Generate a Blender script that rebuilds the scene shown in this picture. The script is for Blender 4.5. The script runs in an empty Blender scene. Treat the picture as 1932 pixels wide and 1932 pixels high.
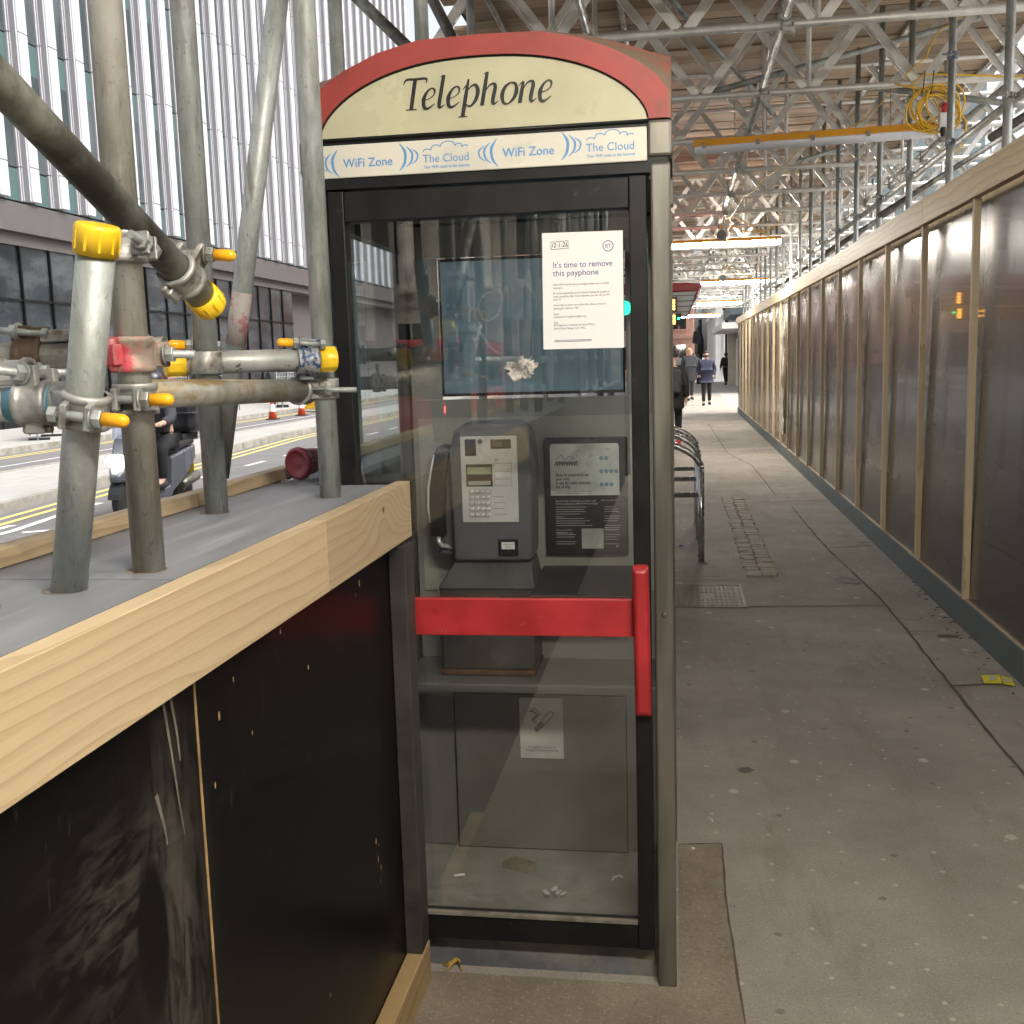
import bpy, bmesh, math, random
from mathutils import Vector, Matrix
random.seed(7)
SC = bpy.context.scene
C = SC.collection
D = bpy.data
PI = math.pi

# ------------------------------------------------------------------ camera
cam_d = D.cameras.new('camera'); cam = D.objects.new('camera', cam_d); C.objects.link(cam)
cam_d.sensor_width = 36.0; cam_d.lens = 36.0 * 2015.86 / 1932.0
cam_d.clip_start = 0.05; cam_d.clip_end = 2000
r_ = Vector((0.98798, 0.151808, -0.029127)); d_ = Vector((-0.007195, -0.143064, -0.989687)); f_ = Vector((-0.154409, 0.978002, -0.140252))
cam.matrix_world = Matrix(((r_.x, -d_.x, -f_.x, 0), (r_.y, -d_.y, -f_.y, 0), (r_.z, -d_.z, -f_.z, 1.62), (0, 0, 0, 1)))
SC.camera = cam
SC.render.resolution_x = SC.render.resolution_y = 1024

# ------------------------------------------------------------------ daylight: bright overcast
w = D.worlds.new('World'); SC.world = w; w.use_nodes = True
nt = w.node_tree; bg = nt.nodes['Background']
sky = nt.nodes.new('ShaderNodeTexSky'); sky.sky_type = 'NISHITA'; sky.sun_disc = False
SUN_EL, SUN_AZ = math.radians(52), math.radians(95)
sky.sun_elevation = SUN_EL; sky.sun_rotation = SUN_AZ
sky.air_density = 1.0; sky.dust_density = 6.0; sky.ozone_density = 1.0
hs = nt.nodes.new('ShaderNodeHueSaturation'); hs.inputs['Saturation'].default_value = 0.22
nt.links.new(sky.outputs[0], hs.inputs['Color']); nt.links.new(hs.outputs[0], bg.inputs['Color'])
bg.inputs['Strength'].default_value = 0.064
sun_d = D.lights.new('sun', 'SUN'); sun_d.energy = 0.5; sun_d.angle = math.radians(35); sun_d.color = (1, .97, .92)
sun = D.objects.new('sun', sun_d); C.objects.link(sun)
sv = Vector((math.sin(SUN_AZ) * math.cos(SUN_EL), math.cos(SUN_AZ) * math.cos(SUN_EL), math.sin(SUN_EL)))
sun.rotation_euler = sv.to_track_quat('Z', 'Y').to_euler(); sun.location = (0, -20, 40)
SC.view_settings.view_transform = 'Standard'; SC.view_settings.look = 'None'
SC.view_settings.exposure = 2.4; SC.view_settings.gamma = 1.0
SC.cycles.max_bounces = 10; SC.cycles.transparent_max_bounces = 24
SC.cycles.diffuse_bounces = 4; SC.cycles.glossy_bounces = 5
SC.cycles.sample_clamp_indirect = 6.0

# ------------------------------------------------------------------ naming helpers
def tag(o, label=None, cat=None, group=None, kind=None):
    if label: o['label'] = label
    if cat: o['category'] = cat
    if group: o['group'] = group
    if kind: o['kind'] = kind
    return o
def thing(name, label, cat, loc=(0, 0, 0), group=None, rz=0):
    o = D.objects.new(name, None); C.objects.link(o); o.location = loc; o.rotation_euler = (0, 0, rz)
    o.empty_display_size = .1
    return tag(o, label, cat, group)
def copy_tree(o, parent=None):
    c = o.copy(); C.objects.link(c); c.parent = parent
    for ch in list(o.children): copy_tree(ch, c)
    return c
def root_loc(o):
    while o.parent: o = o.parent
    return Vector(o.location)

# ------------------------------------------------------------------ node helpers
class G:
    def __init__(s, name):
        s.m = D.materials.new(name); s.m.use_nodes = True; s.t = s.m.node_tree
        s.out = s.t.nodes['Material Output']; s.p = s.t.nodes['Principled BSDF']
    def n(s, typ, ins=(), **pr):
        nd = s.t.nodes.new('ShaderNode' + typ)
        for k, v in pr.items(): setattr(nd, k, v)
        for k, v in (ins.items() if isinstance(ins, dict) else enumerate(ins)):
            s.put(nd.inputs[k], v)
        return nd
    def put(s, sock, v):
        if v is None: return
        if isinstance(v, bpy.types.NodeSocket): s.t.links.new(v, sock)
        elif isinstance(v, (tuple, list)) and sock.type == 'RGBA' and len(v) == 3: sock.default_value = (*v, 1)
        else: sock.default_value = v
    def mt(s, op, a, b=None, c=None, clamp=False):
        nd = s.t.nodes.new('ShaderNodeMath'); nd.operation = op; nd.use_clamp = clamp
        for i, v in enumerate((a, b, c)): s.put(nd.inputs[i], v)
        return nd.outputs[0]
    def mix(s, fac, a, b, mode='MIX'):
        nd = s.t.nodes.new('ShaderNodeMixRGB'); nd.blend_type = mode
        s.put(nd.inputs[0], fac); s.put(nd.inputs[1], a); s.put(nd.inputs[2], b); return nd.outputs[0]
    def ramp(s, v, lo, hi):
        nd = s.t.nodes.new('ShaderNodeMapRange'); nd.interpolation_type = 'SMOOTHSTEP'
        s.put(nd.inputs[0], v); nd.inputs[1].default_value = lo; nd.inputs[2].default_value = hi
        nd.inputs[3].default_value = 0; nd.inputs[4].default_value = 1; return nd.outputs[0]
    def obj(s, scale=(1, 1, 1), loc=(0, 0, 0), geo=False):
        tc = s.n('NewGeometry').outputs['Position'] if geo else s.n('TexCoord').outputs['Object']
        return s.n('Mapping', {0: tc, 1: loc, 3: scale}).outputs[0]
    def noise(s, vec, scale, detail=5, rough=.55, dist=0):
        return s.n('TexNoise', {'Vector': vec, 'Scale': scale, 'Detail': detail, 'Roughness': rough, 'Distortion': dist}).outputs[0]
    def set(s, **k):
        for a, v in k.items(): s.put(s.p.inputs[a.replace('_', ' ')], v)
    def bump(s, h, st=.3, dist=.01):
        s.put(s.p.inputs['Normal'], s.n('Bump', {'Strength': st, 'Distance': dist, 'Height': h}).outputs[0])

MATS = {}
def mul(c, k): return tuple(min(1, x * k) for x in c)
def pbr(name, base, rough=.5, metal=0, var=.15, scale=6, stretch=(1, 1, 1), dirt=None, dscale=3, dlo=.5, dhi=.7, bump=0, bscale=60, rnd=0, spec=.5, geo=False, coat=0):
    if name in MATS: return MATS[name]
    g = G(name); v = g.obj(stretch, geo=geo)
    if rnd:
        rv = g.n('ObjectInfo').outputs['Random']
        v = g.n('VectorMath', {0: v, 1: g.n('CombineXYZ', (g.mt('MULTIPLY', rv, 37.), g.mt('MULTIPLY', rv, 11.), 0)).outputs[0]}, operation='ADD').outputs[0]
    n1 = g.noise(v, scale)
    col = g.mix(g.ramp(n1, .3, .7), mul(base, 1 - var), mul(base, 1 + var))
    if dirt:
        n2 = g.noise(v, dscale, 7, .65)
        col = g.mix(g.ramp(n2, dlo, dhi), col, dirt)
    if rnd:
        k = g.mt('MULTIPLY_ADD', rv, 2 * rnd, 1 - rnd)
        col = g.mix(1.0, col, g.n('CombineXYZ', (k, k, k)).outputs[0], 'MULTIPLY')
    rr = g.mt('MULTIPLY_ADD', n1, .3, max(0, rough - .15), clamp=True) if var else rough
    g.set(Base_Color=col, Roughness=rr, Metallic=metal, Specular_IOR_Level=spec, Coat_Weight=coat)
    if bump: g.bump(g.noise(v, bscale, 4), bump, .004)
    MATS[name] = g.m; return g.m
def emit(name, col, st):
    if name in MATS: return MATS[name]
    g = G(name); g.set(Base_Color=col, Emission_Color=(*col, 1), Emission_Strength=st, Roughness=.4); MATS[name] = g.m; return g.m
def glass(name, tint=(.93, .97, .96), refl=1.0, dust=0, dcol=(.55, .56, .52)):
    if name in MATS: return MATS[name]
    g = G(name); t = g.t; t.nodes.remove(g.p)
    fr = g.mt('MULTIPLY_ADD', g.mt('POWER', g.n('LayerWeight', {'Blend': .5}).outputs['Facing'], 5.), .75, .045)
    tr = g.n('BsdfTransparent', {0: tint}).outputs[0]; gl = g.n('BsdfGlossy', {0: (1, 1, 1), 'Roughness': .0}).outputs[0]
    sh = g.n('MixShader', {0: g.mt('MULTIPLY', fr, refl, clamp=True), 1: tr, 2: gl}).outputs[0]
    if dust:
        v = g.obj(geo=True)
        sm = g.noise(g.obj((1, 1, .35), geo=True), 7, 8, .75, .6)
        low = g.ramp(g.n('SeparateXYZ', (g.n('NewGeometry').outputs['Position'],)).outputs[2], .55, .17)
        nz = g.mt('MULTIPLY', g.mt('ADD', g.ramp(sm, .48, .78), g.mt('MULTIPLY', low, .8)), dust)
        sp = g.mt('MULTIPLY', g.ramp(g.noise(v, 170, 2), .70, .75), .35)
        df = g.n('BsdfDiffuse', {0: dcol}).outputs[0]
        sh = g.n('MixShader', {0: g.mt('MAXIMUM', nz, sp), 1: sh, 2: df}).outputs[0]
    t.links.new(sh, g.out.inputs[0]); MATS[name] = g.m; return g.m
def wood(name, c1, c2, axis=1, freq=26., knots=(), rough=.55, face=(1, 2), rk=.3):
    """pine: growth bands across the board, bent round knots; axis = grain direction"""
    if name in MATS: return MATS[name]
    g = G(name); st = [3., 3., 3.]; st[axis] = .45
    pos = g.n('TexCoord').outputs['Object']
    rv = g.n('ObjectInfo').outputs['Random']
    off = g.n('CombineXYZ', (g.mt('MULTIPLY', rv, 9.), g.mt('MULTIPLY', rv, 5.), g.mt('MULTIPLY', rv, 3.))).outputs[0]
    v = g.n('VectorMath', {0: g.n('Mapping', {0: pos, 3: tuple(st)}).outputs[0], 1: off}, operation='ADD').outputs[0]
    n1 = g.noise(v, 1.6, 3, .5, .4)
    fine = [60., 60., 60.]; fine[axis] = 2.
    n2 = g.noise(g.n('Mapping', {0: pos, 3: tuple(fine)}).outputs[0], 3., 3)
    sep = g.n('SeparateXYZ', (pos,)).outputs
    across = sep[face[1]]
    val = g.mt('ADD', g.mt('MULTIPLY', across, freq), g.mt('MULTIPLY', n1, 4.5))
    for (ka, kb, amp, wa, wb) in knots:
        da = g.mt('DIVIDE', g.mt('SUBTRACT', sep[face[0]], ka), wa); db = g.mt('DIVIDE', g.mt('SUBTRACT', sep[face[1]], kb), wb)
        q = g.mt('ADD', g.mt('MULTIPLY', da, da), g.mt('MULTIPLY', db, db))
        val = g.mt('ADD', val, g.mt('MULTIPLY', g.mt('EXPONENT', g.mt('MULTIPLY', q, -1.)), amp))
    saw = g.mt('FRACT', val)
    band = g.mt('POWER', saw, 3.0)
    col = g.mix(g.mt('MULTIPLY', band, .9), c1, c2)
    col = g.mix(g.mt('MULTIPLY', g.ramp(n2, .45, .75), .25), col, mul(c2, .8))
    for (ka, kb, amp, wa, wb) in knots:
        da = g.mt('DIVIDE', g.mt('SUBTRACT', sep[face[0]], ka), .011); db = g.mt('DIVIDE', g.mt('SUBTRACT', sep[face[1]], kb), .008)
        q = g.mt('ADD', g.mt('MULTIPLY', da, da), g.mt('MULTIPLY', db, db))
        col = g.mix(g.mt('SUBTRACT', 1., g.ramp(q, .4, 1.2)), col, mul(c2, .28))
    k = g.mt('MULTIPLY_ADD', rv, rk, 1 - rk / 2)
    col = g.mix(1., col, g.n('CombineXYZ', (k, k, k)).outputs[0], 'MULTIPLY')
    g.set(Base_Color=col, Roughness=rough); g.bump(n2, .15, .002)
    MATS[name] = g.m; return g.m

# ------------------------------------------------------------------ text as mesh data (built-in font), prepared while the scene is small
TXT = {}
def prep(strings):
    obs = []
    for s in strings:
        cu = D.curves.new('lettering', 'FONT'); cu.body = s; cu.size = 1; cu.resolution_u = 3
        o = D.objects.new('lettering', cu); C.objects.link(o); obs.append((s, o, cu))
    bpy.context.view_layer.update(); dg = bpy.context.evaluated_depsgraph_get()
    for s, o, cu in obs:
        me = D.meshes.new_from_object(o.evaluated_get(dg))
        vs = [(v.co.x, v.co.y) for v in me.vertices]; fs = [tuple(p.vertices) for p in me.polygons]
        TXT[s] = (vs, fs, max([v[0] for v in vs] or [1]))
        D.meshes.remove(me)
    for s, o, cu in obs: D.objects.remove(o); D.curves.remove(cu)

# ------------------------------------------------------------------ mesh builder
def basis(a):
    a = Vector(a).normalized(); h = Vector((0, 0, 1)) if abs(a.z) < .9 else Vector((1, 0, 0))
    u = a.cross(h).normalized(); return a, u, a.cross(u).normalized()
class MB:
    def __init__(s): s.v = []; s.f = []; s.s = []
    def add(s, vs, fs, smooth=False):
        b = len(s.v); s.v += [tuple(v) for v in vs]; s.f += [tuple(i + b for i in f) for f in fs]; s.s += [smooth] * len(fs); return s
    def box(s, x0, y0, z0, x1, y1, z1):
        return s.add([(x0, y0, z0), (x1, y0, z0), (x1, y1, z0), (x0, y1, z0), (x0, y0, z1), (x1, y0, z1), (x1, y1, z1), (x0, y1, z1)],
                     [(0, 3, 2, 1), (4, 5, 6, 7), (0, 1, 5, 4), (1, 2, 6, 5), (2, 3, 7, 6), (3, 0, 4, 7)])
    def obox(s, c, ax, hs):
        c = Vector(c); A = [Vector(a).normalized() * h for a, h in zip(ax, hs)]
        vs = [c + A[0] * i + A[1] * j + A[2] * k for k in (-1, 1) for i, j in ((-1, -1), (1, -1), (1, 1), (-1, 1))]
        return s.add(vs, [(0, 3, 2, 1), (4, 5, 6, 7), (0, 1, 5, 4), (1, 2, 6, 5), (2, 3, 7, 6), (3, 0, 4, 7)])
    def bar(s, p, q, w, h, up=(0, 0, 1)):
        p = Vector(p); q = Vector(q); a = (q - p); L = a.length; a.normalize(); sd = a.cross(Vector(up))
        if sd.length < 1e-4: sd = a.cross(Vector((1, 0, 0)))
        sd.normalize(); return s.obox((p + q) / 2, (a, sd, a.cross(sd)), (L / 2, w / 2, h / 2))
    def lathe(s, o, axis, prof, n=16, smooth=True, cap0=True, cap1=True, ell=(1, 1), up=None):
        o = Vector(o); a, u, w = basis(axis)
        if up is not None: w = Vector(up).normalized(); u = w.cross(a).normalized()
        b = len(s.v)
        for r, t in prof:
            for i in range(n):
                th = 2 * PI * i / n; s.v.append(tuple(o + a * t + u * (r * ell[0] * math.cos(th)) + w * (r * ell[1] * math.sin(th))))
        for k in range(len(prof) - 1):
            for i in range(n):
                j = (i + 1) % n; s.f.append((b + k * n + i, b + k * n + j, b + (k + 1) * n + j, b + (k + 1) * n + i)); s.s.append(smooth)
        if cap0: s.f.append(tuple(b + i for i in reversed(range(n)))); s.s.append(False)
        if cap1: s.f.append(tuple(b + (len(prof) - 1) * n + i for i in range(n))); s.s.append(False)
        return s
    def tube(s, p, q, r, n=14, r2=None, caps=True):
        p = Vector(p); q = Vector(q); L = (q - p).length
        return s.lathe(p, q - p, [(r, 0), (r if r2 is None else r2, L)], n, True, caps, caps)
    def path(s, pts, r, n=8, closed=False):
        P = [Vector(p) for p in pts]; m = len(P); b = len(s.v); pu = None
        for k in range(m):
            t = (P[(k + 1) % m] - P[k - 1]) if closed else (P[min(k + 1, m - 1)] - P[max(k - 1, 0)])
            a = t.normalized()
            if pu is None: _, u, _w = basis(a)
            else:
                u = pu - a * pu.dot(a)
                u = u.normalized() if u.length > 1e-5 else basis(a)[1]
            pu = u; w_ = a.cross(u); rr = r[k] if isinstance(r, (list, tuple)) else r
            for i in range(n):
                th = 2 * PI * i / n; s.v.append(tuple(P[k] + u * (rr * math.cos(th)) + w_ * (rr * math.sin(th))))
        for k in range(m if closed else m - 1):
            k2 = (k + 1) % m
            for i in range(n):
                j = (i + 1) % n; s.f.append((b + k * n + i, b + k * n + j, b + k2 * n + j, b + k2 * n + i)); s.s.append(True)
        if not closed:
            s.f.append(tuple(b + i for i in reversed(range(n)))); s.s.append(False)
            s.f.append(tuple(b + (m - 1) * n + i for i in range(n))); s.s.append(False)
        return s
    def prism(s, poly, c0, c1, plane='xz', smooth=False):
        def P(a, b_, c): return {'xz': (a, c, b_), 'xy': (a, b_, c), 'yz': (c, a, b_)}[plane]
        n = len(poly); b = len(s.v)
        for c in (c0, c1): s.v += [P(a, b_, c) for a, b_ in poly]
        s.f.append(tuple(b + i for i in range(n))); s.f.append(tuple(b + n + i for i in reversed(range(n)))); s.s += [False, False]
        for i in range(n):
            j = (i + 1) % n; s.f.append((b + i, b + n + i, b + n + j, b + j)); s.s.append(smooth)
        return s
    def loft(s, rings, cap=True, smooth=True):
        n = len(rings[0]); b = len(s.v)
        for r in rings: s.v += [tuple(p) for p in r]
        for k in range(len(rings) - 1):
            for i in range(n):
                j = (i + 1) % n; s.f.append((b + k * n + i, b + k * n + j, b + (k + 1) * n + j, b + (k + 1) * n + i)); s.s.append(smooth)
        if cap:
            s.f.append(tuple(b + i for i in reversed(range(n)))); s.f.append(tuple(b + (len(rings) - 1) * n + i for i in range(n))); s.s += [False, False]
        return s
    def text(s, st, o, h=None, width=None, xd=(1, 0, 0), yd=(0, 0, 1), align='l', shear=0):
        vs, fs, W = TXT[st]; xd = Vector(xd); yd = Vector(yd); o = Vector(o)
        sx = sy = h if h else width / W
        if width and h: sx = width / W; sy = h
        ox = {'l': 0, 'c': -W / 2, 'r': -W}[align]
        return s.add([o + xd * ((x + ox + shear * y) * sx) + yd * (y * sy) for x, y in vs], fs)
    def stroke(s, pts, ws, o, sc, xd=(1, 0, 0), yd=(0, 0, 1), shear=0, sub=6, nrm=None, lift=0):
        """flat brush stroke: Catmull-Rom through pts, half-widths ws"""
        P = []; n = len(pts)
        for i in range(n - 1):
            p0, p1, p2, p3 = pts[max(i - 1, 0)], pts[i], pts[i + 1], pts[min(i + 2, n - 1)]
            for k in range(sub):
                t = k / sub; cr = lambda a, b_, c, d: .5 * (2 * b_ + (c - a) * t + (2 * a - 5 * b_ + 4 * c - d) * t * t + (3 * b_ - a - 3 * c + d) * t ** 3)
                P.append((cr(p0[0], p1[0], p2[0], p3[0]), cr(p0[1], p1[1], p2[1], p3[1]), ws[i] + (ws[i + 1] - ws[i]) * t))
        P.append((*pts[-1], ws[-1]))
        xd = Vector(xd); yd = Vector(yd); o = Vector(o) + (Vector(nrm) * lift if nrm else Vector()); vs = []
        for i, (x, y, wd) in enumerate(P):
            a = P[min(i + 1, len(P) - 1)]; b_ = P[max(i - 1, 0)]; tx, ty = a[0] - b_[0], a[1] - b_[1]; L = math.hypot(tx, ty) or 1
            nx, ny = -ty / L * wd, tx / L * wd
            for sg in (1, -1):
                X, Y = x + nx * sg, y + ny * sg
                vs.append(o + xd * ((X + shear * Y) * sc) + yd * (Y * sc))
        return s.add(vs, [(2 * i, 2 * i + 1, 2 * i + 3, 2 * i + 2) for i in range(len(P) - 1)])
    def mesh(s, name, mat, off=Vector(), recalc=True):
        me = D.meshes.new(name); me.from_pydata([tuple(Vector(v) - off) for v in s.v], [], s.f); me.polygons.foreach_set('use_smooth', s.s)
        if recalc:
            bm = bmesh.new(); bm.from_mesh(me); bmesh.ops.recalc_face_normals(bm, faces=bm.faces); bm.to_mesh(me); bm.free()
        if mat: me.materials.append(mat)
        return me
    def build(s, name, mat, parent=None, bevel=0, seg=2, recalc=True, sub=0, world=True):
        off = root_loc(parent) if (parent and world) else Vector()
        o = D.objects.new(name, s.mesh(name, mat, off, recalc)); C.objects.link(o)
        if parent: o.parent = parent
        if bevel:
            m = o.modifiers.new('bevel', 'BEVEL'); m.width = bevel; m.segments = seg; m.limit_method = 'ANGLE'; m.angle_limit = math.radians(40)
        if sub:
            m = o.modifiers.new('sub', 'SUBSURF'); m.levels = m.render_levels = sub
        return o
def tp(mb, name, mat, label, cat, group=None, kind=None, **k):      # a thing that is one mesh
    o = mb.build(name, mat, None, **k)
    if not kind:                                                     # origin at its base
        xs = [v.co for v in o.data.vertices]; b = Vector((sum(v.x for v in xs) / len(xs), sum(v.y for v in xs) / len(xs), min(v.z for v in xs)))
        o.data.transform(Matrix.Translation(-b)); o.location = b
    return tag(o, label, cat, group, kind)
ORD = ['nearest', 'second', 'third', 'fourth', 'fifth', 'sixth', 'seventh', 'eighth', 'ninth', 'tenth', 'eleventh', 'twelfth', 'thirteenth', 'fourteenth', 'fifteenth', 'sixteenth', 'seventeenth', 'eighteenth', 'nineteenth', 'twentieth', 'twenty-first', 'twenty-second', 'twenty-third', 'twenty-fourth', 'twenty-fifth', 'twenty-sixth', 'twenty-seventh', 'twenty-eighth', 'twenty-ninth', 'thirtieth', 'thirty-first', 'thirty-second', 'thirty-third', 'thirty-fourth', 'thirty-fifth', 'thirty-sixth']
# ------------------------------------------------------------------ materials
def tube_mat(name, c1, c2, c3, th=.60, st=(70, 70, 9)):
    """galvanised tube: pale zinc with fine scratches along it, dull patches and a few stained runs"""
    g = G(name); rv = g.n('ObjectInfo').outputs['Random']
    off = g.n('CombineXYZ', (g.mt('MULTIPLY', rv, 17.), g.mt('MULTIPLY', rv, 5.), g.mt('MULTIPLY', rv, 29.))).outputs[0]
    v = g.n('VectorMath', {0: g.n('TexCoord').outputs['Object'], 1: off}, operation='ADD').outputs[0]
    def mp(s): return g.n('Mapping', {0: v, 3: s}).outputs[0]
    patch = g.noise(mp((1, 1, .5)), 9, 6, .65, .3); fine = g.noise(mp(st), 1., 5, .7); run = g.noise(mp((st[0] * .35, st[1] * .35, st[2] * .25)), 1., 4, .6); pit = g.noise(v, 85, 3, .6)
    col = g.mix(g.ramp(patch, .36, .66), c1, c2)
    col = g.mix(g.mt('MULTIPLY', g.ramp(fine, .52, .72), .55), col, mul(c2, .55))
    col = g.mix(g.mt('MULTIPLY', g.ramp(fine, .46, .3), .35), col, mul(c1, 1.45))
    col = g.mix(g.mt('MULTIPLY', g.ramp(run, th, th + .10), .8), col, c3)
    col = g.mix(g.mt('MULTIPLY', g.ramp(pit, .63, .70), .5), col, mul(c2, .45))
    k = g.mt('MULTIPLY_ADD', rv, .28, .86); col = g.mix(1., col, g.n('CombineXYZ', (k, k, k)).outputs[0], 'MULTIPLY')
    g.set(Base_Color=col, Roughness=g.mt('MULTIPLY_ADD', patch, .35, .32), Metallic=.35)
    g.bump(g.mt('ADD', fine, pit), .12, .002); MATS[name] = g.m; return g.m
galv = tube_mat('galvanised_steel', (.38, .405, .395), (.22, .235, .215), (.19, .165, .13))
galv_h = tube_mat('galvanised_steel_lying', (.44, .45, .42), (.26, .255, .22), (.19, .16, .12), st=(14, 60, 60))
galv_rust_y = tube_mat('stained_tube_lying', (.36, .35, .31), (.22, .205, .16), (.24, .16, .06), .53, st=(60, 12, 60))
galv_dark = pbr('blackened_tube', (.06, .054, .045), .55, .2, .55, 9, (1, 1, 1), dirt=(.23, .24, .20), dscale=5, dlo=.46, dhi=.62, bump=.15, bscale=70)
galv_rust = tube_mat('stained_tube', (.40, .395, .36), (.25, .235, .19), (.27, .17, .06), .53)
galv_blue = pbr('tube_painted_blue_end', (.10, .24, .30), .5, .1, .2, 9)
galv_speck = pbr('speckled_tube', (.38, .385, .36), .45, .3, .15, 14, (1, 1, 1), dirt=(.10, .10, .09), dscale=38, dlo=.58, dhi=.64)
fitting = pbr('coupler_steel', (.36, .355, .335), .5, .6, .3, 30, dirt=(.12, .09, .06), dscale=14, bump=.3, bscale=80)
fitting_rust = pbr('coupler_rusty', (.13, .09, .06), .6, .4, .35, 30, dirt=(.22, .18, .13), dscale=12, bump=.3, bscale=80)
fitting_red = pbr('coupler_red_paint', (.30, .24, .19), .6, .3, .3, 30, dirt=(.50, .07, .09), dscale=16, dlo=.47, dhi=.62, bump=.7, bscale=60)
fitting_blue = pbr('coupler_blue_flecks', (.30, .31, .31), .5, .3, .2, 30, dirt=(.04, .07, .16), dscale=60, dlo=.5, dhi=.54, bump=.4, bscale=90)
yellow_cap = pbr('yellow_plastic', (.80, .52, .02), .38, 0, .08, 20, dirt=(.5, .3, .03), dscale=12, dlo=.6, dhi=.8)
amber_cap = pbr('amber_plastic', (.86, .40, .01), .32, 0, .06, 20)
alu = pbr('beam_aluminium', (.62, .605, .57), .45, .45, .10, 12, dirt=(.52, .50, .46), dscale=5, rnd=.06)
pine = wood('pine', (.44, .338, .205), (.34, .245, .14), 1, 42., [(1.93, 1.24, -5, .10, .07), (1.72, 1.225, 4, .16, .05), (1.43, 1.27, 3, .14, .05), (1.15, 1.29, -3, .12, .06), (2.28, 1.275, 4, .09, .05)])
pine_grey = wood('pine_weathered', (.50, .38, .23), (.33, .235, .13), 1, 24.)
pine_bat = wood('pine_batten', (.60, .475, .30), (.43, .32, .19), 2, 40., face=(2, 1))
board_wood = wood('scaffold_board_wood', (.33, .24, .155), (.14, .095, .06), 0, 22., face=(0, 1), rough=.75, rk=.75)
g = G('black_film_plywood'); ps = g.n('NewGeometry').outputs['Position']; sy_, sz_ = g.n('SeparateXYZ', (ps,)).outputs[1:3]
def blob(cy, cz, ry, rz_):
    a = g.mt('DIVIDE', g.mt('SUBTRACT', sy_, cy), ry); b = g.mt('DIVIDE', g.mt('SUBTRACT', sz_, cz), rz_)
    return g.mt('EXPONENT', g.mt('MULTIPLY', g.mt('ADD', g.mt('MULTIPLY', a, a), g.mt('MULTIPLY', b, b)), -1.))
st_ = g.noise(g.obj((1, 6, 1.6), geo=True), 5, 8, .72, .9); st2 = g.noise(g.obj((1, 2, 9), geo=True), 4, 6, .7, .6)
msk = g.mt('ADD', g.mt('MULTIPLY', blob(1.335, .80, .075, .30), g.ramp(st_, .36, .62)), g.mt('MULTIPLY', blob(1.18, .95, .14, .10), g.mt('MULTIPLY', g.ramp(st2, .42, .66), .8)), clamp=True)
hole = g.mt('SUBTRACT', 1., g.ramp(blob(1.255, .86, .045, .12), .3, .55))
msk = g.mt('MULTIPLY', msk, hole)
col = g.mix(g.mt('MULTIPLY', msk, .75), (.0045, .0042, .004), (.085, .074, .062))
lowm = g.mt('MULTIPLY', g.ramp(sz_, .45, .05), g.ramp(g.noise(g.obj(geo=True), 4, 7, .7), .4, .7))
col = g.mix(g.mt('MULTIPLY', lowm, .45), col, (.05, .038, .026))
fs_ = g.ramp(g.noise(g.obj((1, 1, .2), geo=True), 60, 3), .66, .74); col = g.mix(g.mt('MULTIPLY', fs_, .25), col, (.06, .055, .05))
g.set(Base_Color=col, Roughness=g.mt('MULTIPLY_ADD', msk, .3, .34), Specular_IOR_Level=.14); ply_black = g.m
ply_stud = pbr('dark_stud', (.035, .03, .028), .6, 0, .3, 12)
deck_grey = pbr('grey_painted_ply', (.20, .207, .222), .55, 0, .14, 5, (6, .6, 1), dirt=(.36, .365, .38), dscale=2.4, dlo=.5, dhi=.85, bump=.1, bscale=50)
stainless = pbr('brushed_stainless', (.165, .158, .135), .42, .7, .25, 22, (1, 1, .10), dirt=(.12, .105, .075), dscale=12, dlo=.48, dhi=.75)
rack_steel = pbr('rack_steel', (.42, .42, .42), .26, .85, .15, 20, dirt=(.22, .21, .19), dscale=20, dlo=.58, dhi=.75)
kblack = pbr('black_door_paint', (.008, .008, .0085), .42, 0, .25, 12, dirt=(.04, .037, .032), dscale=26, dlo=.64, dhi=.76, spec=.28)
red_paint = pbr('faded_red_paint', (.27, .036, .029), .5, 0, .2, 5, dirt=(.16, .045, .03), dscale=11, dlo=.56, dhi=.76, bump=.1)
roof_dirt = pbr('roof_red_grimy', (.30, .07, .045), .65, 0, .2, 5, dirt=(.17, .13, .09), dscale=3, dlo=.35, dhi=.6)
red_gloss = pbr('red_door_bar', (.36, .022, .026), .4, 0, .18, 9, (1, 1, 1), dirt=(.40, .16, .13), dscale=45, dlo=.66, dhi=.72, bump=.1, bscale=90)
cream = pbr('cream_sign_panel', (.46, .44, .30), .25, 0, .08, 4, dirt=(.30, .27, .15), dscale=9, dlo=.58, dhi=.85)
white_sign = pbr('white_sign_strip', (.60, .58, .50), .3, 0, .06, 5, dirt=(.45, .41, .3), dscale=8, dlo=.62, dhi=.9)
blue_ink = pbr('blue_lettering', (.09, .26, .52), .45, 0, 0)
black_ink = pbr('black_lettering', (.012, .012, .014), .4, 0, 0)
purple_ink = pbr('purple_lettering', (.075, .05, .25), .6, 0, 0)
grey_ink = pbr('grey_lettering', (.12, .11, .16), .6, 0, 0)
white_ink = pbr('white_lettering', (.62, .62, .60), .6, 0, 0)
paper = pbr('white_paper', (.72, .72, .71), .8, 0, .02, 3)
paper_grey = pbr('grubby_paper', (.40, .41, .38), .7, 0, .12, 12, dirt=(.22, .21, .19), dscale=14, dlo=.55, dhi=.8)
kgrey = pbr('kiosk_grey_panel', (.21, .21, .195), .5, 0, .10, 4, dirt=(.13, .12, .10), dscale=4, dlo=.5, dhi=.8)
kmesh = pbr('kiosk_dimpled_panel', (.32, .315, .28), .5, .2, .12, 6, bump=.8, bscale=240)
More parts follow.
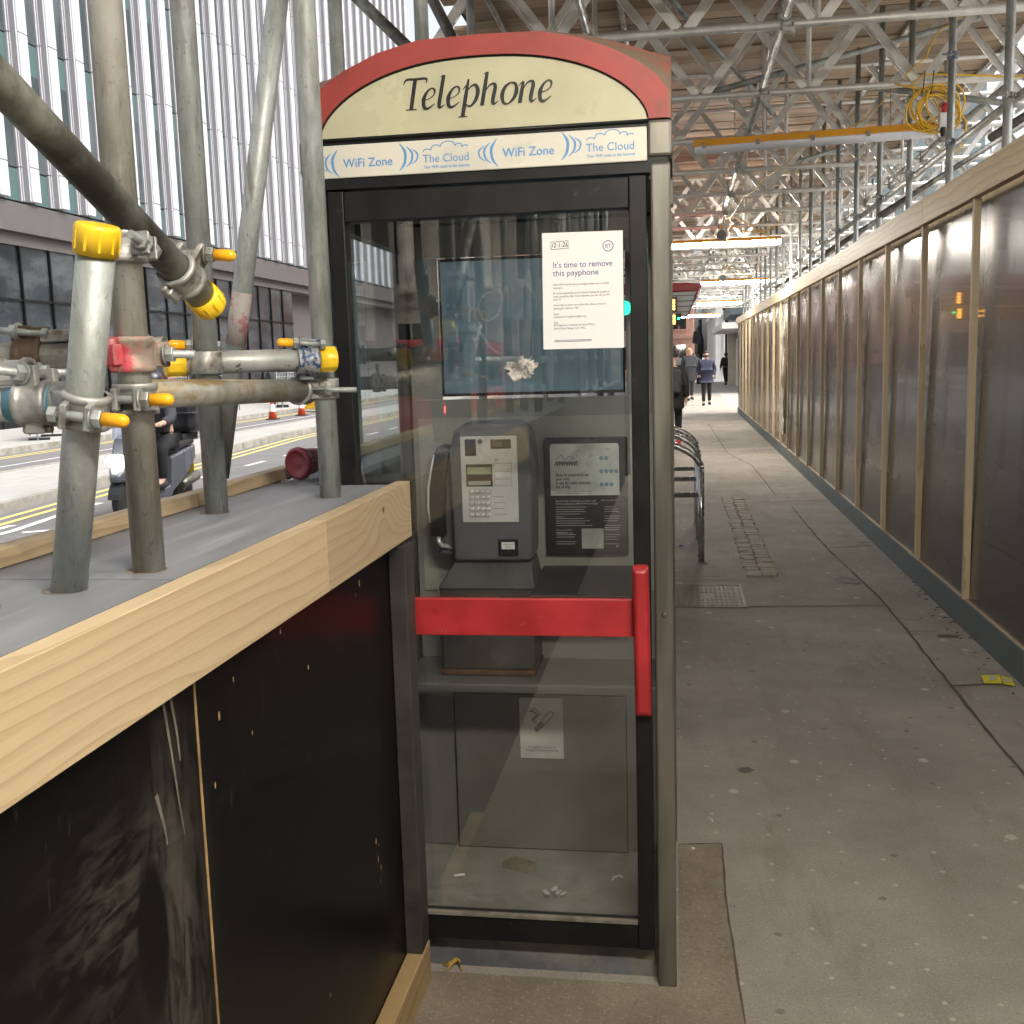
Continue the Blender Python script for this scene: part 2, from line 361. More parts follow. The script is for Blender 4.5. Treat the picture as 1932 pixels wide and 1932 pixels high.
kdark = pbr('kiosk_dark_steel', (.065, .062, .058), .45, .1, .3, 6, dirt=(.03, .028, .026), dscale=4)
kfloor = pbr('kiosk_floor', (.20, .195, .175), .8, 0, .25, 7, dirt=(.10, .09, .07), dscale=6, dlo=.5, dhi=.8, bump=.3, bscale=60)
phone_body = pbr('payphone_grey', (.10, .10, .105), .5, 0, .08, 10)
phone_black = pbr('payphone_black', (.014, .014, .015), .32, 0, .1, 20)
chrome = pbr('chrome_plate', (.74, .73, .71), .35, .35, .08, 18, (1, 1, 1), dirt=(.40, .38, .33), dscale=14, dlo=.6, dhi=.8)
glass_k = glass('kiosk_glass', (.955, .962, .955), 1.5, .03)
glass_clear = glass('thin_glass', (.9, .94, .95), 1.0)
street_glass = pbr('street_level_glass', (.022, .026, .03), .04, 0, .5, .8, (1, .5, 1.4), dirt=(.085, .09, .095), dscale=.6, dlo=.40, dhi=.75, spec=.8, geo=True)  # paler mottling in the colour stands in for reflections and a varied interior
pane_dark = pbr('dark_window_glass', (.012, .016, .018), .04, 0, 0, spec=.7)
fac_spand = pbr('teal_spandrel_glass', (.06, .11, .11), .1, 0, .15, 2, spec=.6)
g = G('banded_curtain_glass'); z_ = g.n('SeparateXYZ', (g.n('NewGeometry').outputs['Position'],)).outputs[2]
fz = g.mt('FRACT', g.mt('DIVIDE', z_, 4.)); nb_ = g.noise(g.obj((.25, .7, .25), geo=True), 1., 4)
col = g.mix(g.ramp(nb_, .4, .65), (.045, .060, .065), (.095, .112, .12))
col = g.mix(g.mt('GREATER_THAN', fz, .745), col, (.075, .125, .125)); col = g.mix(g.mt('GREATER_THAN', fz, .985), col, (.01, .01, .01))
g.set(Base_Color=col, Roughness=.06, Specular_IOR_Level=.6); fac_glass = g.m
fin_white = pbr('white_metal_fin', (.45, .45, .47), .5, 0, .03, 2)
fin_grey = pbr('perforated_fin_side', (.33, .32, .34), .55, 0, .05, 40)
band_taupe = pbr('taupe_cladding', (.095, .085, .085), .5, 0, .05, 2)
hoard = pbr('brown_film_plywood', (.036, .031, .027), .27, 0, .15, 1.3, (1, .6, .8), dirt=(.07, .062, .053), dscale=6, dlo=.58, dhi=.75, bump=.05, bscale=4, rnd=.4, spec=.8, coat=.25)
kick_blue = pbr('blue_grey_paint', (.13, .155, .16), .6, 0, .12, 5, dirt=(.20, .195, .17), dscale=4, dlo=.55, dhi=.8)
rail_ply = wood('hoarding_rail_wood', (.66, .50, .30), (.48, .34, .19), 1, 22.)
housing = pbr('orange_yellow_housing', (.66, .30, .03), .4, 0, .05, 6)
diff_off = pbr('frosted_diffuser', (.62, .63, .66), .25, 0, .02, 3)
tube_lit = emit('lit_diffuser', (1.0, .935, .82), 54)
cable_y = pbr('yellow_cable', (.70, .42, .02), .45, 0, .08, 20)
rubber = pbr('black_rubber', (.02, .02, .02), .7, 0, .2, 20)
blackp = pbr('black_plastic', (.02, .02, .022), .4, 0, .15, 10)
cone_red = pbr('cone_orange_red', (.75, .09, .03), .5, 0, .08, 8)
white_p = pbr('white_plastic', (.75, .75, .73), .5, 0, .05, 8)
led_amber = emit('amber_led', (1.0, .42, .04), 5)
led_green = emit('green_signal_lens', (.01, .85, .28), 6)
led_red = emit('red_tail_lamp', (1.0, .05, .04), 8)
led_white = emit('headlamp_lens', (1.0, .92, .75), 6)
skin = pbr('skin', (.50, .30, .22), .6, 0, .05, 10)
navy = pbr('navy_coat', (.018, .02, .045), .8, 0, .15, 12, bump=.2, bscale=40)
black_cloth = pbr('black_cloth', (.012, .012, .013), .85, 0, .25, 14, bump=.2, bscale=50)
dark_grey_cloth = pbr('dark_grey_cloth', (.035, .036, .042), .85, 0, .2, 14, bump=.2, bscale=50)
pale_cloth = pbr('pale_cloth', (.55, .54, .52), .85, 0, .1, 14)
maroon_cloth = pbr('maroon_cloth', (.13, .03, .04), .85, 0, .1, 14)
hair_m = pbr('dark_hair', (.03, .02, .015), .7, 0, .2, 30)
hair_b = pbr('fair_hair', (.45, .30, .14), .7, 0, .2, 30)
red_shoe = pbr('red_shoe', (.45, .03, .04), .6, 0, .05, 10)
brick = pbr('terracotta_brick', (.62, .39, .31), .8, 0, .12, 3, dirt=(.52, .31, .25), dscale=9)
brick_pale = pbr('pale_pink_stone', (.66, .54, .48), .8, 0, .1, 3)
stone = pbr('london_stone', (.66, .60, .50), .85, 0, .2, 1.2, dirt=(.16, .14, .11), dscale=1.5, dlo=.5, dhi=.8, bump=.4, bscale=6)
stone_w = pbr('white_render', (.80, .80, .78), .7, 0, .06, 2)
teal_clad = pbr('teal_grey_cladding', (.20, .25, .26), .5, 0, .1, 2)
beige_clad = pbr('beige_stone', (.58, .52, .42), .7, 0, .08, 3)
bus_red = pbr('bus_red', (.42, .02, .025), .3, 0, .06, 4, coat=.4)
shelter_red = pbr('shelter_red', (.38, .025, .028), .35, 0, .08, 4)
cup_m = pbr('maroon_cup', (.20, .035, .05), .42, 0, .06, 20)
ground_pave = None

def ground_mat(name, base, var, spk, gum=0, rough=.85, crack=0):
    g = G(name); v = g.obj(geo=True)
    n1 = g.noise(v, .9, 7, .65); n2 = g.noise(v, 5, 8, .7); n3 = g.noise(v, 130, 4, .75); n4 = g.noise(g.obj((2.2, .5, 1), geo=True), 2.0, 6, .7, .5)
    col = g.mix(g.ramp(n1, .3, .7), mul(base, 1 - var), mul(base, 1 + var))
    col = g.mix(g.mt('MULTIPLY', g.ramp(n2, .5, .75), .5), col, mul(base, .66))
    col = g.mix(g.mt('MULTIPLY', g.ramp(n4, .5, .7), .45), col, (base[0] * .62, base[1] * .57, base[2] * .5))
    col = g.mix(g.mt('MULTIPLY', g.ramp(n2, .45, .25), .35), col, mul(base, 1.3))
    col = g.mix(g.mt('MULTIPLY', g.ramp(n3, .55, .75), spk), col, mul(base, 2.0))
    col = g.mix(g.mt('MULTIPLY', g.ramp(n3, .45, .28), spk), col, mul(base, .4))
    if gum:
        for sc_, r_lo, c in ((2.1, .052, mul(base, 1.75)), (3.1, .05, mul(base, .55)), (7.3, .07, mul(base, 1.6))):
            vv = g.n('TexVoronoi', {'Vector': g.obj((1, 1, 0), (3.3 * sc_, 1.7, 0), geo=True), 'Scale': sc_, 'Randomness': 1.0}, voronoi_dimensions='2D')
            wob = g.mt('MULTIPLY', g.noise(v, 35, 2), r_lo * .7)
            m = g.mt('SUBTRACT', 1., g.ramp(g.mt('ADD', vv.outputs['Distance'], wob), r_lo * .95, r_lo * 1.25))
            pick = g.mt('GREATER_THAN', g.n('SeparateColor', (vv.outputs['Color'],)).outputs[0], .45)
            col = g.mix(g.mt('MULTIPLY', g.mt('MULTIPLY', m, pick), .8), col, c)
    g.set(Base_Color=col, Roughness=rough, Specular_IOR_Level=.35)
    g.bump(g.mt('ADD', g.mt('MULTIPLY', n3, .8), n2), .45, .005)
    MATS[name] = g.m; return g.m
pave_m = ground_mat('asphalt_pavement', (.30, .272, .238), .20, .9, gum=1)
road_m = ground_mat('road_asphalt', (.155, .150, .150), .10, .7)
kerb_m = pbr('kerb_granite', (.27, .255, .225), .8, 0, .2, 4, dirt=(.14, .135, .09), dscale=3, bump=.3, geo=True)
slab_m = ground_mat('island_paving', (.34, .33, .31), .06, .25)
line_w = pbr('white_road_paint', (.62, .62, .60), .7, 0, .15, 9, dirt=(.3, .3, .29), dscale=14, dlo=.55, dhi=.7, geo=True)
line_y = pbr('yellow_road_paint', (.62, .50, .16), .7, 0, .12, 9, dirt=(.3, .27, .18), dscale=14, dlo=.58, dhi=.72, geo=True)
crack_m = pbr('dark_joint', (.085, .075, .065), .95, 0, .2, 20, geo=True)
# ------------------------------------------------------------------ ground, road, pavements
def sheet(name, mat, x0, y0, x1, y1, z, lab=None):
    return tag(MB().add([(x0, y0, z), (x1, y0, z), (x1, y1, z), (x0, y1, z)], [(0, 1, 2, 3)]).build(name, mat), kind='structure')
sheet('ground', slab_m, -500, -500, 500, 700, -.17)
sheet('road', road_m, -15.2, -300, -1.1, 400, -.125)
def kx(y): return -8.3 - .09 * (min(max(y, 2), 25) - 10)
def slab(name, mat, pts_l, pts_r, z0=-.165, z1=0.0):                 # a strip between two edge lines, with real kerb faces
    m = MB(); poly = pts_l + pts_r[::-1]; m.prism(poly, z0, z1, 'xy'); return tag(m.build(name, mat), kind='structure')
slab('pavement', pave_m, [(-1.16, -60), (-1.16, 130)], [(1.70, -60), (1.70, 130)])
slab('site_ground', slab_m, [(1.704, -60), (1.704, 130)], [(60, -60), (60, 130)], -.165, -.004)
ys = [-60, 2, 6, 10, 14, 18, 22, 25, 60, 120]
slab('kerb', kerb_m, [(kx(y) - .16, y) for y in ys], [(kx(y), y) for y in ys], -.165, .006)
slab('traffic_island', slab_m, [(-11.25, y) for y in ys], [(kx(y) - .164, y) for y in ys])
slab('kerb', kerb_m, [(-11.42, y) for y in ys], [(-11.254, y) for y in ys], -.165, .006)
slab('kerb', kerb_m, [(-14.96, -60), (-14.96, 120)], [(-14.8, -60), (-14.8, 120)], -.165, .006)
slab('far_pavement', slab_m, [(-40, -60), (-40, 120)], [(-14.964, -60), (-14.964, 120)])
slab('kerb', kerb_m, [(-1.30, -60), (-1.30, 130)], [(-1.164, -60), (-1.164, 130)], -.165, .006)
def line(mb, pts, wd, z=-.120):
    for (a, b) in zip(pts, pts[1:]):
        mb.add([(a[0] - wd / 2, a[1], z), (a[0] + wd / 2, a[1], z), (b[0] + wd / 2, b[1], z), (b[0] - wd / 2, b[1], z)], [(0, 1, 2, 3)])
m = MB()
line(m, [(kx(y) + .25, y) for y in ys], .10); line(m, [(kx(y) + .52, y) for y in ys], .10)
line(m, [(-14.35, -60), (-14.35, 120)], .1); line(m, [(-14.1, -60), (-14.1, 120)], .1)
tag(m.build('yellow_road_lines', line_y), kind='structure')
m = MB()
y = -50.
while y < 90:
    line(m, [(-7.72, y), (-7.72, y + .9)], .11); line(m, [(-4.6, y * 2), (-4.6, y * 2 + 2)], .1); y += 1.95
line(m, [(-7.3, 4), (-7.45, 11), (-7.7, 12.6)], .11); line(m, [(-12.9, -40), (-12.9, 90)], .08)
for y in (6.4, 8.6, 10.8): m.bar((-7.25, y, -.1195), (-6.8, y + .25, -.1195), .12, .001)
tag(m.build('white_road_lines', line_w), kind='structure')

# joints and cracks of the pavement, lying just above it
def crack(mb, pts, wd, z=.004, jit=.004, step=.10):
    P = []
    for a, b in zip(pts, pts[1:]):
        n = max(1, int(math.dist(a, b) / step))
        for k in range(n): t = k / n; P.append((a[0] + (b[0] - a[0]) * t + random.uniform(-jit, jit), a[1] + (b[1] - a[1]) * t + random.uniform(-jit, jit)))
    P.append(pts[-1]); vs = []
    for i, p in enumerate(P):
        a = P[max(i - 1, 0)]; b = P[min(i + 1, len(P) - 1)]; dx, dy = b[0] - a[0], b[1] - a[1]; L = math.hypot(dx, dy) or 1; ww = wd * random.uniform(.55, 1.2) / 2
        vs += [(p[0] - dy / L * ww, p[1] + dx / L * ww, z), (p[0] + dy / L * ww, p[1] - dx / L * ww, z)]
    mb.add(vs, [(2 * i, 2 * i + 1, 2 * i + 3, 2 * i + 2) for i in range(len(P) - 1)])
m = MB()
crack(m, [(1.29, .5), (1.292, 4.1), (1.293, 5.05), (1.306, 7.15), (1.21, 9.02), (1.186, 10.54), (1.18, 11.5)], .016, jit=.004)
crack(m, [(-.06, 11.75), (1.16, 11.95), (1.60, 12.0)], .02); crack(m, [(.44, 6.90), (1.28, 6.95)], .016); crack(m, [(1.22, 9.04), (1.60, 9.15)], .016)
crack(m, [(1.30, 5.25), (1.60, 5.33)], .014); crack(m, [(1.10, 12.45), (1.06, 15.8), (.80, 18.0), (.7, 26)], .014); crack(m, [(.95, 12.46), (1.60, 12.7)], .016)
crack(m, [(-.06, 7.86), (.30, 7.84)], .012); crack(m, [(-.06, 7.72), (.50, 7.73)], .010); crack(m, [(-1.1, 18.2), (1.60, 18.4)], .02)
crack(m, [(-.01, 3.42), (.134, 3.44), (.130, 3.09), (.15, 2.46), (.14, 1.2)], .007, jit=.0015, step=.05)
crack(m, [(1.30, 6.6), (1.42, 6.55)], .008); crack(m, [(1.31, 6.3), (1.46, 6.3)], .008); crack(m, [(.6, 19), (1.60, 19.1)], .014)
tag(m.build('pavement_joints', crack_m), kind='structure')
m = MB()
for (cx, cy, a, b) in ((1.19, 7.72, .10, .13), (1.50, 6.2, .08, .03), (1.55, 9.3, .05, .02), (.25, 4.1, .035, .03)):
    m.add([(cx + a * random.uniform(.7, 1.1) * math.cos(t * PI / 8), cy + b * random.uniform(.7, 1.1) * math.sin(t * PI / 8), .0035) for t in range(16)], [tuple(range(16))])
patch_m = ground_mat('mossy_patch', (.235, .20, .15), .35, .9)
tag(MB().add([(-.95, 1.2, .0028), (.14, 1.2, .0028), (.15, 2.46, .0028), (.130, 3.09, .0028), (.134, 3.44, .0028), (-.01, 3.42, .0028), (-.01, 2.60, .0028), (-.95, 2.60, .0028)], [(0, 1, 2, 6, 7), (2, 3, 4, 5, 6)]).build('pavement_patch', patch_m), kind='structure')
stain_m = pbr('damp_stain', (.085, .075, .06), .7, 0, .2, 9, geo=True)
tag(m.build('pavement_stains', stain_m), kind='structure')
# granite setts: two rows between the racks and the walkway
m = MB(); y = 7.86; sett_m = pbr('granite_setts', (.31, .275, .215), .8, 0, .25, 5, dirt=(.10, .09, .07), dscale=5, bump=.3, geo=True)
while y < 12.35:
    dy = random.uniform(.095, .125)
    for x0, x1 in ((.485, .59), (.60, .71)): m.box(x0 + random.uniform(-.014, .012), y + random.uniform(-.008, .008), -.01, x1 + random.uniform(-.012, .014), y + dy - .018, .010 + random.uniform(0, .008))
    y += dy
tag(m.build('cobbled_strip', sett_m, bevel=.008), kind='structure')
tag(MB().add([(.50, 7.87, .003), (.695, 7.87, .003), (.695, 12.32, .003), (.50, 12.32, .003)], [(0, 1, 2, 3)]).build('cobble_bedding', pbr('sett_mortar', (.13, .115, .09), .9, 0, .3, 9, geo=True)), kind='structure')

# ------------------------------------------------------------------ office block across the road
offc = thing('office_building', 'large white office block with tall vertical metal fins above a glazed ground floor', 'building', (-20, 56, 0))
Y00, Y11, TOP, SP = 21.7, 83.2, 46., 1.61
MB().box(-32, Y00, 6.86, -20.25, Y11, TOP).build('wall', pane_dark, offc)
gm = MB(); sm = MB()
joints = [8 + 4 * k for k in range(10)]
finm = MB(); fsm = MB()
segs = [6.95] + joints + [TOP]
prof = [(0, 0), (.08, .0), (.10, .035), (.14, .035), (.16, .075), (.36, .125), (.38, .135), (.38, .60), (.0, .66)]
for a, b in zip(segs, segs[1:]):
    finm.prism([(-20.2 + p[0], p[1]) for p in prof], a + .018, b - .018, 'xy')
finm.box(-20.2, .06, 6.95, -19.86, .6, TOP)
first = None; n = 0; y = Y00 + .2
while y < Y11 - .6:
    if first is None:
        me = finm.mesh('fin', fin_white); me.transform(Matrix.Translation((20, 0, 0)))
        me.materials.append(fin_grey)
        for p in me.polygons:
            if abs(p.normal.y + .97) < .06 and abs(p.normal.z) < .1: p.material_index = 1
    o = D.objects.new('fin', me); C.objects.link(o); o.parent = offc; o.location = (0, y - 56, 0); y += SP; n += 1; first = 1
y = Y00 + .2 + .66
gmesh = MB().box(-.22, 0, 6.97, -.19, SP - .66, TOP).mesh('window_strip', fac_glass)
while y < Y11 - 1.5:
    o = D.objects.new('window_strip', gmesh); C.objects.link(o); o.parent = offc; o.location = (0, y - 56, 0)
    y += SP
MB().box(-24, Y00, 5.98, -19.98, Y11, 6.86).build('fascia_band', band_taupe, offc)
MB().box(-26, Y00, 5.6, -20.2, Y11, 5.97).build('soffit', band_taupe, offc)
MB().box(-30, Y00, 0, -26, Y11, 5.6).build('back_wall', pane_dark, offc)
MB().box(-24.4, 55.3, 0, -21, Y11, 5.6).build('recess_wall', band_taupe, offc)
pm = MB().box(-20.3, 0, .35, -20.28, SP - .06, 5.6).mesh('glass_pane', street_glass); pm.transform(Matrix.Translation((20, 0, 0)))
mm = MB().box(-20.34, -.03, .0, -20.2, .03, 5.6).box(-20.33, .03, 3.9, -20.22, SP - .03, 3.97).box(-20.33, .03, 0, -20.22, SP - .03, .34).mesh('mullion', kblack); mm.transform(Matrix.Translation((20, 0, 0)))
y = Y00
while y < 55:
    for nm, me in (('glass_pane', pm), ('mullion', mm)):
        o = D.objects.new(nm, me); C.objects.link(o); o.parent = offc; o.location = (0, y - 56, 0)
    y += SP

# ------------------------------------------------------------------ buildings at the far end of the street and behind the viewer
def facade(name, label, x0, x1, y0, y1, h, wall_m, win, floors, bays, side='y0', cat='building', sill=True, f0=.0, extra=None, ww=.55, wh=.6):
    """a block with recessed windows on the given side(s); each window a part with its frame"""
    t = thing(name, label, cat, ((x0 + x1) / 2, (y0 + y1) / 2, 0))
    MB().box(x0, y0, -.1, x1, y1, h).build('wall', wall_m, t, bevel=.02)
    fh = (h - f0) / floors
    for sd in side.split(','):
        L = (x1 - x0) if sd in ('y0', 'y1') else (y1 - y0)
        def q(u, dep, z):
            if sd == 'y0': return (x0 + u, y0 - dep, z)
            if sd == 'y1': return (x1 - u, y1 + dep, z)
            if sd == 'x0': return (x0 - dep, y0 + u, z)
            return (x1 + dep, y0 + u, z)
        def bx(mb, u0, u1, d0, d1, z0, z1):
            a = q(u0, d0, z0); b = q(u1, d1, z1); mb.box(min(a[0], b[0]), min(a[1], b[1]), z0, max(a[0], b[0]), max(a[1], b[1]), z1)
        bw = L / bays; cor = MB()
        for f in range(floors):
            z = f0 + f * fh
            bx(cor, 0, L, .001, .18, z + fh - .30, z + fh - .02)
            for b in range(bays):
                u = b * bw + bw * (1 - ww) / 2
                fm = MB(); z0 = z + fh * .15; z1 = z0 + fh * wh; u1 = u + bw * ww
                for (a, c_, e, g_) in ((u - .09, u, z0, z1), (u1, u1 + .09, z0, z1), (u - .12, u1 + .12, z1, z1 + .14), (u - .14, u1 + .14, z0 - .12, z0), ((u + u1) / 2 - .03, (u + u1) / 2 + .03, z0, z1)):
                    bx(fm, a, c_, .002, .10, e, g_)
                fr = fm.build('window', wall_m, t)
                pm_ = MB(); bx(pm_, u, u1, .003, .02, z0, z1); pm_.build('pane', win, fr)
        cor.build('cornice', wall_m, t)
        if extra: extra(t, q, bx, L, fh)
    return t
facade('brick_building', 'pink terracotta brick block with tall window bays at the far street end', -16, 1.35, 96, 112, 17, brick, pane_dark, 5, 7, 'y0,x1', ww=.5)
facade('stone_building', 'pale pink stone block far off, left of the terracotta one', -34, -17, 88, 104, 22, brick_pale, pane_dark, 5, 7, 'y0,x1')
facade('grey_building', 'white rendered block with tall narrow windows beyond the end of the hoarding', 2.5, 14, 74, 92, 18, stone_w, pane_dark, 4, 5, 'y0,x0', ww=.45, wh=.75)
ob = thing('oriel_building', 'teal grey building with a projecting glazed bay just past the end of the hoarding', 'building', (5, 56, 0))
MB().box(3.0, 46, 0, 12, 66, 14).build('wall', teal_clad, ob)
MB().box(2.62, 58, 0, 2.99, 59.1, 2.75).build('pillar', beige_clad, ob)
MB().box(3.0 - .02, 46, .0, 3.001, 57.6, 2.4).build('white_door_panel', white_p, ob)
MB().prism([(46.5, 2.7), (60, 2.7), (60, 2.95), (46.5, 2.95)], 1.85, 2.99, 'yz').build('canopy', stone_w, ob)
b_ = MB().prism([(2.995, 47), (2.25, 47.8), (2.25, 55), (2.995, 56.2)], 3.3, 12.5, 'xy').build('oriel_bay', teal_clad, ob, bevel=.03)
for k in range(3):
    for j in range(3):
        wn = MB().box(2.20, 48.1 + k * 2.3, 3.75 + j * 2.9, 2.249, 50.1 + k * 2.3, 6.1 + j * 2.9).build('window', kblack, ob)
        MB().box(2.17, 48.2 + k * 2.3, 3.85 + j * 2.9, 2.19, 50.0 + k * 2.3, 6.0 + j * 2.9).build('pane', fac_spand, wn)
for j in range(3):
    wn = MB().add([(2.96, 47.02 - .02, 3.75 + j * 2.9), (2.33, 47.66, 3.75 + j * 2.9), (2.33, 47.66, 6.1 + j * 2.9), (2.96, 47.0, 6.1 + j * 2.9)], [(0, 1, 2, 3)])
    o = MB().bar((2.90, 47.06, 4.9 + j * 2.9), (2.36, 47.63, 4.9 + j * 2.9), .03, 2.3).build('window', fac_spand, ob)
# building behind the viewer, seen mirrored in the kiosk glass
def columns(t, q, bx, L, fh):
    for k in range(9):
        u = L * (k + .0) / 8; c_ = q(u, .45, 0)
        MB().lathe((c_[0], c_[1], 4.4), (0, 0, 1), [(.42, 0), (.42, .25), (.34, .3), (.31, 6.6), (.40, 6.7), (.42, 7.0)], 14).build('column', stone, t)
facade('stone_building', 'ornate columned stone building mirrored in the telephone box glass', -17, 8, -52, -38, 21, stone, pane_dark, 5, 10, 'y1', extra=columns, ww=.45, wh=.62)
facade('stone_building', 'taller weathered stone building mirrored at the left of the telephone box glass', -44, -18.6, -60, -34, 25, stone, pane_dark, 6, 9, 'y1,x1', ww=.45, wh=.62)
# ------------------------------------------------------------------ telephone kiosk
L_POSTER = ["It's time to remove", "this payphone", "Why? We've found that not enough people use it to justify", "keeping it.", "So we've stopped the service ahead of taking the payphone", "away completely. But in the meantime, you can still call 999", "and 112.",
            "If you'd like to know more about this, please contact us", "quoting the reference 'SR1'.", "Email", "customer.serv.payphones@bt.com", "Post", "BT Payphones, Customer Services, PP2O3,", "Deiniol Road, Bangor, LL57 2RG."]
L_INFO = ["Please be prepared to use", "your coins", "to pay the initial minimum", "fee of 60p.", "How much does a call cost? How can I pay for a call?", "To find out please phone 0800 345144 free of charge", "Payment", "Customer Services", "How to contact BT", "International codes"]
prep(L_POSTER + L_INFO + ['BT', 'WiFi Zone', 'The Cloud', 'Your WiFi route to the Internet', 'Returned', 'Coins', 'It is against the law to', 'smoke in these premises', '999', '112'])
FY = 2.592; BY = 3.49; KX0, KX1 = -.902, -.014
k = thing('telephone_kiosk', 'old red topped telephone box with a black glazed door and a domed roof', 'telephone box', ((KX0 + KX1) / 2, 3.04, 0))
# base and floor
MB().box(-.885, 2.64, 0, -.03, 3.47, .098).build('plinth', pbr('kiosk_plinth', (.10, .105, .115), .8, 0, .35, 7, dirt=(.19, .17, .13), dscale=6, bump=.4, bscale=50), k)
MB().box(-.86, 2.62, .099, -.05, 3.13, .112).build('floor', kfloor, k)
# corner posts
for (x0, x1, y0, y1) in ((-.061, KX1, FY, FY + .05), (KX0, -.855, FY, FY + .05), (-.061, KX1, BY - .05, BY), (KX0, -.855, BY - .05, BY)):
    MB().box(x0, y0, .0, x1, y1, 2.066).build('corner_post', stainless, k, bevel=.006)
    MB().box(x0 - .006, y0 - .003, 2.078, x1 + .005, y1 + .003, 2.162).build('post_cap', stainless, k, bevel=.008)
MB().lathe((-.036, FY + .001, .99), (0, -1, 0), [(.0075, 0), (.0075, .003), (.005, .006)], 14).build('bolt', stainless, k)
# side frames and side glass, lintels
for x0, x1 in ((KX0 + .004, KX0 + .04), (KX1 - .04, KX1 - .004)):
    fm = MB()
    for y0, y1, z0, z1 in ((FY + .052, FY + .10, .1, 2.05), (BY - .10, BY - .052, .1, 2.05), (FY + .101, BY - .101, .1, .19), (FY + .101, BY - .101, 1.97, 2.05)): fm.box(x0, y0, z0, x1, y1, z1)
    f = fm.build('side_frame', kdark, k)
    MB().box((x0 + x1) / 2 - .003, FY + .1, .19, (x0 + x1) / 2 + .003, BY - .1, 1.97).build('side_glass', glass_clear, f)
MB().box(-.895, FY + .004, 2.045, -.02, FY + .06, 2.160).box(-.895, BY - .06, 2.045, -.02, BY - .004, 2.160).box(-.895, FY + .061, 2.06, -.86, BY - .061, 2.160).box(-.055, FY + .061, 2.06, -.02, BY - .061, 2.160).build('lintel', kblack, k)
MB().box(-.84, FY + .07, 2.06, -.07, BY - .07, 2.075).build('ceiling', kgrey, k)
# roof: four shallow arches blended into a dome
CX = (KX0 + KX1) / 2 + .001; HW = (KX1 - KX0) / 2 - .006; CY = (FY + BY) / 2; HD = (BY - FY) / 2 - .002; RISE = .213
PR = [(0, 1), (.33, .985), (.55, .885), (.74, .727), (.87, .57), (.955, .43), (.985, .34), (1, .30)]
def arch(u):
    u = abs(u)
    for (a, b), (c, d) in zip(PR, PR[1:]):
        if u <= c + 1e-9: t = (u - a) / (c - a); return b + (d - b) * t
    return PR[-1][1]
us = [-1 + 2 * i / 40 for i in range(41)]
def rz(u, v):
    a, b = arch(u), arch(v)
    e = max(abs(u), abs(v)); s = ((a - .30) ** 1.7 + (b - .30) ** 1.7) ** (1 / 1.7) + .30
    lim = a if abs(v) == 1 else (b if abs(u) == 1 else s)
    return 2.164 + RISE * lim
m = MB(); vs = [(CX + HW * u, CY + HD * v, rz(u, v)) for v in us for u in us]
N = len(us)
m.add(vs, [(j * N + i, j * N + i + 1, (j + 1) * N + i + 1, (j + 1) * N + i) for j in range(N - 1) for i in range(N - 1)], True)
m.build('roof', roof_dirt, k)
# arched bezel on the front, open over the cream panel
def inner(u):                                                       # inner edge of the bezel, u over the panel half width
    return 2.168 + .163 * (1 - abs(u) ** 2.3) ** .62
IW = .396; ICX = -.459
outer_pts = [(CX + HW * u, 2.164 + RISE * arch(u)) for u in us]
iu = [-math.cos(PI * i / 40) for i in range(41)]
inner_pts = [(ICX + IW * u, inner(u)) for u in iu]
def bezel(y0, y1):
    m = MB(); n = 41; O = [(CX - HW, 2.164)] + outer_pts + [(CX + HW, 2.164)]; I = [(ICX - IW, 2.164)] + inner_pts + [(ICX + IW, 2.164)]
    n = 43; b = 0
    for y in (y0, y1):
        m.v += [(x, y, z) for x, z in O]; m.v += [(x, y, z) for x, z in I]
    for i in range(n - 1):
        for f in ((i, i + 1, n + i + 1, n + i), (2 * n + i, 3 * n + i, 3 * n + i + 1, 2 * n + i + 1), (i, 2 * n + i, 2 * n + i + 1, i + 1), (n + i, n + i + 1, 3 * n + i + 1, 3 * n + i)): m.f.append(f); m.s.append(False)
    m.f.append((0, n, 3 * n, 2 * n)); m.f.append((n - 1, 3 * n - 1, 4 * n - 1, 2 * n - 1)); m.s += [False, False]
    return m
bz = bezel(FY - .004, FY + .03).build('roof_arch', red_paint, k)
bezel(BY - .03, BY + .004).build('roof_arch', red_paint, k)
for xs in ((KX0 - .002, KX0 + .028), (KX1 - .028, KX1 + .002)):
    O = [(CY + HD * v, 2.164 + RISE * arch(v)) for v in us]; m = MB(); m.prism([(CY - HD, 2.164)] + O + [(CY + HD, 2.164)], *xs, 'yz'); m.build('roof_arch', roof_dirt, k)
pl = [(ICX - IW, 2.160)] + inner_pts + [(ICX + IW, 2.160)]
sg = MB().prism(pl, FY + .006, FY + .02).build('arch_sign', cream, k)
gk = MB(); gp_ = [(x, FY + .004, z) for x, z in inner_pts]; gk.path(gp_, .0035, 6).path([(ICX - IW, FY + .003, 2.160), (ICX + IW, FY + .003, 2.160)], .005, 6).build('sign_gasket', kblack, sg)
